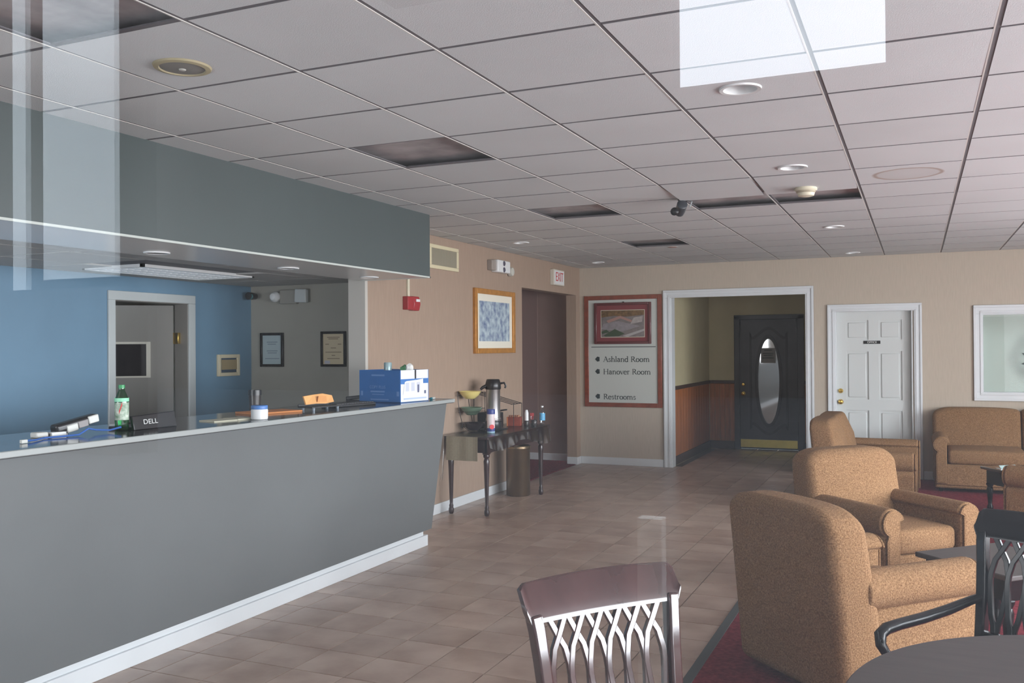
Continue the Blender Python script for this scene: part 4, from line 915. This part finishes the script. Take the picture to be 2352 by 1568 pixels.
for a in range(4): MB().tube([(.008*math.cos(a*1.6), .008*math.sin(a*1.6), .006), (.018*math.cos(a*1.6), .018*math.sin(a*1.6), .13)], .003, 6).build('stirrer', MATS['red_spot'], rj)
dj = thing('dark_jar', 'short dark candle jar near the far end of the console table', 'jar', (-3.77, 9.02, ZI)) 
MB().lathe([(.028, 0), (.031, .006), (.031, .052), (.027, .058), (0, .056)], (0, 0, 0), 20).build('body', SMOKE, dj, smooth=True)
MB().lathe([(.0315, .05), (.033, .056), (.0315, .06)], (0, 0, 0), 20, cap=False).build('rim', BLACKP, dj, smooth=True)
wb_ = bottle('water_bottle', 'small clear water bottle with blue label at the far end of the console table', (-3.715, 9.12, ZI), .031, .205, glass('clear_bottle', .14, (.86, .9, .92), .03), WHITEP, M('blue_water_label', (96, 172, 214), .4))
MB().lathe([(.0318, .085), (.0318, .12)], (0, 0, 0), 20, cap=False).build('blue_patch', MATS['blue_water_label'], wb_, smooth=True)
MB().quad(*[(.0322*math.cos(a), .0322*math.sin(a), z) for a, z in ((-2.3, .09), (-1.8, .09), (-1.8, .115), (-2.3, .115))]).build('red_label_patch', M('dark_red_print', (152, 48, 62), .5), wb_)

# ------------------------------------------------------------------ things in the ceiling
def cell(i, j): return CX0+GS*(i+.5), CY0+GS*(j+.5)
ZD = CEIL-.0042
DL = M('downlight_reflector', (206, 208, 208), .3)
def downlight(label, x, y, z=ZD, R=.088, group='recessed ceiling downlights'):
    t = thing('downlight', label, 'light', (x, y, z), 0, group)
    MB().lathe([(R*.78, .004), (R*.80, -.006), (R*.97, -.007), (R, 0)], (0, 0, 0), 36, cap=False).build('trim_ring', WHITEP, t, smooth=True)
    if z == ZD:
        MB().lathe([(R*.79, -.003), (R*.72, .03), (R*.55, .075), (0, .08)], (0, 0, 0), 36, cap=False).build('reflector', DL, t, smooth=True)
        MB().lathe([(0, .028), (R*.3, .034), (R*.38, .05), (R*.36, .072)], (0, 0, 0), 24, cap=False).build('lamp', M('frosted_lamp', (232, 232, 228), .3), t, smooth=True)
    else: MB().lathe([(R*.78, -.004), (R*.62, .0035), (0, .0038)], (0, 0, 0), 36, cap=False).build('reflector', DL, t, smooth=True)
    return t
downlight('white recessed downlight in the ceiling, the one closest to the storefront', -.668, 3.86)
downlight('white recessed downlight in the ceiling just ahead of the smoke detector', -.68, 5.70)
downlight('white recessed downlight between the dark slot in the ceiling and the back wall', -.681, 8.73)
downlight('white recessed downlight in the ceiling right above the corridor opening', -.684, 11.30)
downlight('white recessed downlight in the ceiling over the console table', -3.72, 8.58)
downlight('white recessed downlight in the ceiling over the directory sign', -3.72, 11.05)
for lb, x, y in (('shiny downlight under the dark bulkhead above the green soda bottle', -4.05, 4.0), ('shiny downlight under the dark bulkhead, middle one of three', -4.03, 5.19), ('shiny downlight under the end of the dark bulkhead near the pale corner post', -3.99, 6.16)):
    t = downlight(lb, x, y, 2.166, .075, 'downlights under the bulkhead')
    for c in t.children:
        if c.name.startswith('reflector'): c.data.materials[0] = CHROME
sp = thing('ceiling_speaker', 'round beige ceiling speaker grille beside the dark missing tile', 'speaker', (-2.545, 2.645, ZD))
MB().lathe([(.082, -.004), (.086, -.010), (.104, -.007), (.108, 0)], (0, 0, 0), 40, cap=False).build('rim', M('yellowed_rim', (170, 160, 128), .6), sp, smooth=True)
MB().lathe([(.084, -.005), (.05, -.010), (0, -.011)], (0, 0, 0), 40, cap=False).build('grille', M('grey_grille_cloth', (122, 120, 114), .8), sp, smooth=True)
MB().lathe([(0, -.016), (.012, -.014), (.014, -.010)], (.0, .0, 0), 14, cap=False).build('centre_cap', M('pale_cap', (190, 192, 184), .4), sp, smooth=True)
sd = thing('smoke_detector', 'cream smoke detector at the edge of the dark slot in the ceiling', 'detector', (-.678, 6.40, CEIL-.022))
MB().lathe([(.072, .006), (.074, -.012), (.066, -.02)], (0, 0, 0), 30, cap=False).build('base_plate', CREAM, sd, smooth=True)
MB().lathe([(.064, -.018), (.062, -.03), (.056, -.034)], (0, 0, 0), 30, cap=False).build('vent_band', M('tan_vent_band', (170, 160, 136), .6), sd, smooth=True)
MB().lathe([(.058, -.033), (.052, -.052), (.03, -.058), (0, -.06)], (0, 0, 0), 30, cap=False).build('dome', CREAM, sd, smooth=True)
sc_ = thing('security_camera', 'dark security camera hanging at the corner of the ceiling slot', 'camera', (-1.545, 6.58, CEIL-.004))
MB().lathe([(.05, 0), (.05, -.012), (.02, -.018), (.012, -.03), (.012, -.05)], (0, 0, 0), 20).build('mount', BLACKP, sc_, smooth=True)
MB().lathe([(0, -.07), (.034, -.066), (.038, -.03), (.038, .05), (.03, .056), (0, .056)], (-.02, -.03, -.07), 20, Matrix.Rotation(math.radians(65), 4, 'X') @ Matrix.Rotation(.4, 4, 'Y')).build('housing', M('dark_grey_housing', (54, 58, 64), .3), sc_, smooth=True)
MB().lathe([(0, .01), (.024, .006), (.03, 0)], (-.055, -.085, -.10), 16, Matrix.Rotation(math.radians(90), 4, 'X')).build('lens_ring', BLACKP, sc_, smooth=True)
MB().tube([(.03, 0, -.005), (.06, -.03, -.03), (.05, -.05, -.07)], .004, 6).build('cable', M('pale_cable', (170, 178, 180), .4), sc_, smooth=True)
for k, (x, y, r_) in enumerate(((-2.42, 9.72, .05),)):
    t = thing('sprinkler_cover', 'small flat reddish disc in the ceiling beside the far dark gap', 'sprinkler', (x, y, ZD))
    MB().lathe([(0, -.005), (r_*.9, -.004), (r_, 0)], (0, 0, 0), 20, cap=False).build('cover_plate', M('reddish_disc', (170, 130, 116), .6), t, smooth=True)
    MB().lathe([(r_, 0), (r_*1.15, -.002), (r_*1.2, 0)], (0, 0, 0), 20, cap=False).build('rim', CEILT, t, smooth=True)

# ------------------------------------------------------------------ upholstered seating
def seating(name, label, cat, loc, rotz, Wd, D, H, n, group=None):
    t = thing(name, label, cat, loc, rotz, group)
    ha, hw, yb, yf = .60, Wd/2, -D/2, D/2
    bw = hw-.02                                  # body half width inside the arm overhang
    MB().box((-bw+.01, yb+.06, .04), (bw-.01, yf-.035, .30)).build('seat_base', FABRIC, t, bevel=.02, seg=3)
    MB().box((-bw+.115, yf-.045, .075), (bw-.115, yf-.02, .285)).build('front_rail', FABRIC, t, bevel=.012, seg=3)
    # arms: panel with a rolled top, extruded front to back
    for s_ in (-1, 1):
        prof = [(s_*(bw-.13), .08), (s_*(bw-.13), .52)]
        cx, cz, R_ = s_*(bw-.076), .508, .090
        a0 = 165 if s_ > 0 else 15
        for k in range(17):
            a = math.radians(160-k*(225/16)) if s_ > 0 else math.radians(20+k*(225/16)); prof.append((cx+R_*math.cos(a), cz+R_*math.sin(a)))
        prof += [(s_*(bw-.012), .40), (s_*(bw-.012), .08)]
        mb = MB(); P = [(x, yb+.13, z) for x, z in prof]
        if s_ < 0: P = P[::-1]
        mb.prism(P, (0, D-.15, 0)); arm = mb.build('arm', FABRIC, t, bevel=.014, seg=3, smooth=True, ang=32)
        pan = [(s_*(bw-.118), .10), (s_*(bw-.118), .52)]
        for k in range(17):
            a = math.radians(160-k*(225/16)) if s_ > 0 else math.radians(20+k*(225/16)); pan.append((cx+R_*.86*math.cos(a), cz+R_*.86*math.sin(a)))
        pan += [(s_*(bw-.028), .40), (s_*(bw-.03), .10)]
        mb = MB(); mb.prism([(x, yf-.022, z) for x, z in (pan if s_ > 0 else pan[::-1])], (0, .02, 0)); mb.build('front_panel', FABRIC, arm, bevel=.008, seg=2)
        mb = MB(); mb.tube([(x, yf-.008, z) for x, z in pan]+[(pan[0][0], yf-.008, pan[0][1])], .006, 6); mb.build('piping', FABRIC, arm, smooth=True)
    # one thick raked backrest per seat, arched top, reaching the full width above the arms
    def arch(x0, x1, z0, z1, sl, sr, nseg=22):
        P = [(x0, z0), (x0, z1-sl)]
        for k in range(1, nseg):
            w_ = k/nseg; uu = 2*w_-1; sh = sl if uu < 0 else sr
            P.append((x0+(x1-x0)*w_, z1-sh*abs(uu)**7*.95-.008*(uu*uu)))
        return P+[(x1, z1-sr), (x1, z0)]
    rake = .15
    for k in range(n):
        x0, x1 = -bw+2*bw*k/n, -bw+2*bw*(k+1)/n
        sl, sr = (.075 if k == 0 else .02), (.075 if k == n-1 else .02)
        P = arch(x0+(.0 if k == 0 else .004), x1-(.0 if k == n-1 else .004), .03, H, sl, sr)
        mb = MB(); cx = (x0+x1)/2; hw_ = (x1-x0)/2
        def yo(z): return yb+.005+.05*max(0, 1-z/.3)*0-rake*max(0, z-.30)
        def yi(x, z): return yb+.27-rake*max(0, z-.30)-.26*max(0, z-.55)+.03*(1-min(1, abs(x-cx)/hw_)**2)
        for f in (0,):
            a_ = [mb._v((x, yo(z), z)) for x, z in P]; b_ = [mb._v((x, yi(x, z), z)) for x, z in P]
            c_ = [mb._v((cx+(x-cx)*.5, yi(cx+(x-cx)*.5, .45+(z-.45)*.6)+.012, .45+(z-.45)*.6)) for x, z in P]; n_ = len(P)
            mb.bm.faces.new(a_[::-1]); mb.bm.faces.new(c_)
            for i in range(n_):
                j_ = (i+1) % n_
                mb.bm.faces.new((a_[i], a_[j_], b_[j_], b_[i])); mb.bm.faces.new((b_[i], b_[j_], c_[j_], c_[i]))
        mb.build('backrest', FABRIC, t, bevel=.07, seg=5, smooth=True, ang=60)
    sw = (2*bw-.27)/n
    for k in range(n):
        cx = -bw+.135+sw*(k+.5)
        MB().cushion((cx, .055, .375), (sw/2-.004, (D-.20)/2, .075), .04, (0, .01, .022)).build('seat_cushion', FABRIC, t, smooth=True, ang=60)
    for x in (-bw+.07, bw-.07):
        for y in (yb+.12, yf-.09): MB().lathe([(.018, 0), (.026, .075)], (x, y, 0), 12).build('leg', BLACKW, t, smooth=True)
    return t
seating('armchair', 'tan armchair with its back and rolled arm towards the storefront, next to the tiled floor', 'armchair', (-.283, 4.70, .006), math.radians(-43.9), .80, .82, .885, 1, 'tan armchairs')
seating('armchair', 'tan armchair facing the dark square table, its front and arms open to view', 'armchair', (-.21, 6.46, .006), math.radians(-135.0), .80, .82, .885, 1, 'tan armchairs')
seating('loveseat', 'tan loveseat seen from its side in front of the white office door', 'sofa', (-.43, 9.78, .006), math.radians(-91.5), 1.50, .86, .885, 2)
seating('loveseat', 'tan loveseat against the back wall under the office window', 'sofa', (1.05, 11.26, .006), math.radians(180), 1.84, .86, .87, 2)
seating('armchair', 'tan armchair beside the small black end table, turned towards the loveseat by the office door', 'armchair', (1.16, 8.60, .006), math.radians(62), .80, .82, .885, 1, 'tan armchairs')

# ------------------------------------------------------------------ low tables
def square_table(name, label, loc, rotz, sz, h, apr, mat):
    t = thing(name, label, 'table', loc, rotz); k = sz/2
    MB().box((-k, -k, h-.028), (k, k, h)).build('table_top', mat, t, bevel=.006)
    MB().box((-k+.04, -k+.04, h-.028-apr), (k-.04, -k+.06, h-.028)).box((-k+.04, k-.06, h-.028-apr), (k-.04, k-.04, h-.028)).box((-k+.04, -k+.06, h-.028-apr), (-k+.06, k-.06, h-.028)).box((k-.06, -k+.06, h-.028-apr), (k-.04, k-.06, h-.028)).build('apron', BLACKW, t)
    for x in (-k+.06, k-.06):
        for y in (-k+.06, k-.06):
            z1 = h-.028-apr
            MB().lathe([(.016, 0), (.026, .02), (.028, .05), (.018, .075), (.022, z1*.5), (.03, z1*.8), (.022, z1*.88), (.034, z1-.01), (.034, z1)], (x, y, 0), 16).build('leg', BLACKW, t, smooth=True)
    return t
square_table('coffee_table', 'low dark square table between the two tan armchairs', (.40, 5.50, .006), math.radians(45), .60, .45, .11, TABLEM)
square_table('end_table', 'small black end table with turned legs in front of the loveseat under the window', (.86, 9.66, .006), math.radians(28), .48, .43, .13, M('glossy_dark_top', (58, 52, 52), .08, coat=.8))
nk = thing('pale_folded_piece', 'pale folded piece lying on the small black end table', 'paper', (.76, 9.62, .4365), math.radians(20))
MB().box((-.09, -.06, 0), (.09, .06, .002)).build('lower_sheet', PAPER, nk); MB().prism([(-.08, -.05, .002), (.07, -.06, .002), (.085, .045, .03), (-.06, .05, .022)], (0, 0, .0015)).build('upper_sheet', M('pale_aqua_sheet', (196, 226, 224), .5), nk)  # two thin pale sheets, the upper one aqua
fwv = thing('flower_wreath', 'white and dark blue artificial flowers hanging in front of the office window', 'wreath', (1.30, YB-.03, 1.42)); o = (1.30, YB-.03, 1.42)
PET = M('white_petal', (226, 226, 232), .7); NAV = M('navy_petal', (52, 54, 92), .7); LEAFM = M('grey_leaf', (84, 92, 92), .7)
random.seed(5)
for k in range(16):
    a = 2*PI*k/16; R_ = .155+random.uniform(-.02, .02); c = Vector((1.30+R_*math.cos(a), YB-.055+random.uniform(-.012, .012), 1.46+R_*1.25*math.sin(a)))
    mt_ = (PET, NAV, PET)[k % 3]; mb = MB(o)
    for p in range(6):
        b_ = 2*PI*p/6+a; d_ = Vector((math.cos(b_), -.35, math.sin(b_)))*.034; n_ = Vector((-math.sin(b_), 0, math.cos(b_)))*.018
        mb.prism([c, c+d_*.6+n_, c+d_*1.1, c+d_*.6-n_], (0, -.004, 0))
    mb.build('flower', mt_, fwv)
    mb = MB(o); b_ = a+random.uniform(-.5, .5); d_ = Vector((math.cos(b_), -.1, math.sin(b_)))*.075; n_ = Vector((-math.sin(b_), .1, math.cos(b_)))*.016
    mb.prism([c+Vector((0, .012, 0)), c+d_*.5+n_, c+d_, c+d_*.5-n_], (0, .002, 0)); mb.build('leaf', LEAFM, fwv)
MB(o).tube([(1.30+.15*math.cos(2*PI*k/24), YB-.038, 1.46+.19*math.sin(2*PI*k/24)) for k in range(25)], .008, 6).build('ring', LEAFM, fwv, smooth=True)
MB(o).tube([(1.30, YB-.038, 1.65), (1.30, YB-.03, 1.96)], .003, 6).build('hanging_string', LEAFM, fwv)

# ------------------------------------------------------------------ round table and lattice back chairs
rtb = thing('round_table', 'round dark brown dining table at the bottom corner of the view', 'table', (.548, 2.401, .006))
MB().lathe([(0, .70), (.69, .70), (.722, .706), (.728, .716), (.728, .728), (.722, .734), (0, .734)], (0, 0, 0), 96).build('table_top', TABLEM, rtb, smooth=True, ang=30)
MB().lathe([(.05, .08), (.075, .12), (.045, .2), (.06, .42), (.04, .55), (.09, .66), (.16, .70)], (0, 0, 0), 28).build('pedestal', BLACKW, rtb, smooth=True)
for k in range(4):
    a = 2*PI*k/4+.4; c, s_ = math.cos(a), math.sin(a)
    MB().tube([(c*.04, s_*.04, .17), (c*.2, s_*.2, .14), (c*.36, s_*.36, .05), (c*.44, s_*.44, .022)], [.032, .028, .024, .02], 10).build('foot', BLACKW, rtb, smooth=True)
def lattice_chair(label, loc, rotz, mat, arms, seatm, TOPZ=.955):
    t = thing('dining_chair', label, 'chair', loc, rotz)
    hw, rk = .235, .17
    def Y(z): return -.215-rk*max(0, z-.46)**1.15
    ZR = TOPZ-.105
    # rear posts run up into the crest rail
    for s_ in (-1, 1):
        path = [(s_*.20, -.265, 0), (s_*.205, -.235, .22), (s_*.21, -.215, .46)]+[(s_*(.21+.035*((z-.46)/.5)**2), Y(z)+(-.018*max(0, z-ZR)/.1), z) for z in (.55, .65, .75, .83, ZR+.02)]
        MB().tube(path, .02, sq=(.0185, .021)).build('rear_post', mat, t, bevel=.007, seg=3)
    # crest rail: curved board with rolled top, ears slightly flared
    mb = MB(); N = 44; rows = []
    for k in range(N+1):
        u = -1+2*k/N; x = u*(.262); dip = .020*(1-u*u)
        zt = TOPZ-.006*u*u-(.012 if abs(u) > .97 else 0); zb = ZR+.002*u*u+(.03 if abs(u) > .97 else 0)
        sec = []
        for (dz, dy) in ((0, .016), (.15, .016), (.32, .006), (.98, -.012), (1.03, -.022), (.95, -.034), (.35, -.018), (0, -.010)):
            z = zb+(zt-zb)*dz; sec.append(mb._v((x, Y(z)-dip+dy, z)))
        rows.append(sec)
    for a, b in zip(rows, rows[1:]):
        for i in range(8): mb.bm.faces.new((a[i], a[(i+1) % 8], b[(i+1) % 8], b[i]))
    mb.bm.faces.new(rows[0][::-1]); mb.bm.faces.new(rows[-1]); mb.build('crest_rail', mat, t, smooth=True, ang=45)
    # interlaced splats: six long pointed loops
    pit = .0635; z1, z2, z3 = ZR-.045, ZR-.125, .50
    def yy(x, z): return Y(z)-.020*(1-(x/.232)**2)*min(1, max(0, (z-.46)/.35))
    for k in range(6):
        uc = (k-2.5)*pit
        for s_ in (-1, 1):
            pts = []
            for (du, z) in ((-.42, ZR+.006), (0, z1), (.30, (z1+z2)/2+.008), (.47, z2), (.50, z2-.03), (.46, (z2+z3)/2+.05), (.30, (z2+z3)/2-.04), (.12, z3+.03), (.05, z3-.03)):
                x = uc+s_*du*pit; pts.append((x, yy(x, z)+s_*.0012, z))
            mb = MB(); rings = []
            for i, p in enumerate(pts):
                p = Vector(p); d = (Vector(pts[min(i+1, len(pts)-1)])-Vector(pts[max(i-1, 0)])).normalized(); n_ = Vector((d.z, 0, -d.x)).normalized()*.0095
                e_ = s_*.0012
                def rv(q, dy): return mb._v((q.x, yy(q.x, q.z)+e_+dy, q.z))
                rings.append([rv(p+n_, .007), rv(p-n_, .007), rv(p-n_, -.007), rv(p+n_, -.007)])
            for a, b in zip(rings, rings[1:]):
                for i in range(4): mb.bm.faces.new((a[i], a[(i+1) % 4], b[(i+1) % 4], b[i]))
            mb.bm.faces.new(rings[0][::-1]); mb.bm.faces.new(rings[-1]); mb.build('splat', mat, t, bevel=.0025, seg=2)
    for a, b in (((-.20, 0), (.20, 0)),):
        MB().box((-.205, -.228, .455), (.205, -.20, .505)).build('lower_rail', mat, t, bevel=.005)
    MB().box((-.225, -.215, .395), (.225, .23, .445)).build('seat_frame', mat, t, bevel=.006)
    MB().cushion((0, .01, .46), (.225, .215, .028), .024, (0, 0, .016)).build('seat', seatm, t, smooth=True)
    for s_ in (-1, 1): MB().tube([(s_*.20, .205, .40), (s_*.20, .208, .2), (s_*.20, .212, 0)], .02, sq=(.02, .02)).build('front_leg', mat, t, bevel=.005)
    if arms:
        for s_ in (-1, 1):
            path = [(s_*.215, Y(.63), .628), (s_*.230, -.19, .618), (s_*.258, -.08, .592), (s_*.278, .05, .577), (s_*.286, .18, .574), (s_*.288, .255, .570), (s_*.285, .292, .556), (s_*.276, .302, .525), (s_*.258, .275, .47), (s_*.235, .225, .42)]
            MB().tube(path, [.015, .017, .020, .021, .021, .022, .022, .019, .016, .017], 12).build('arm', mat, t, smooth=True)
    return t
SEATF = M('dark_seat_fabric', (70, 40, 44), .9)
lattice_chair('mahogany lattice back dining chair standing on the tiled floor in the foreground', (-.596, 2.30, .0), math.radians(-127.2), MAHOG, False, SEATF)
lattice_chair('black lattice back armchair with curved arms behind the round dining table', (.268, 3.60, .006), math.radians(146.6), BLACKW, True, SEATF)
# white marker post outdoors, seen as a reflection in the pane
MB().box((-1.14, -3.42, -.06), (-1.03, -3.34, .84)).build('post_marker', M('grey_white_post', (180, 180, 178), .7), kind='structure')
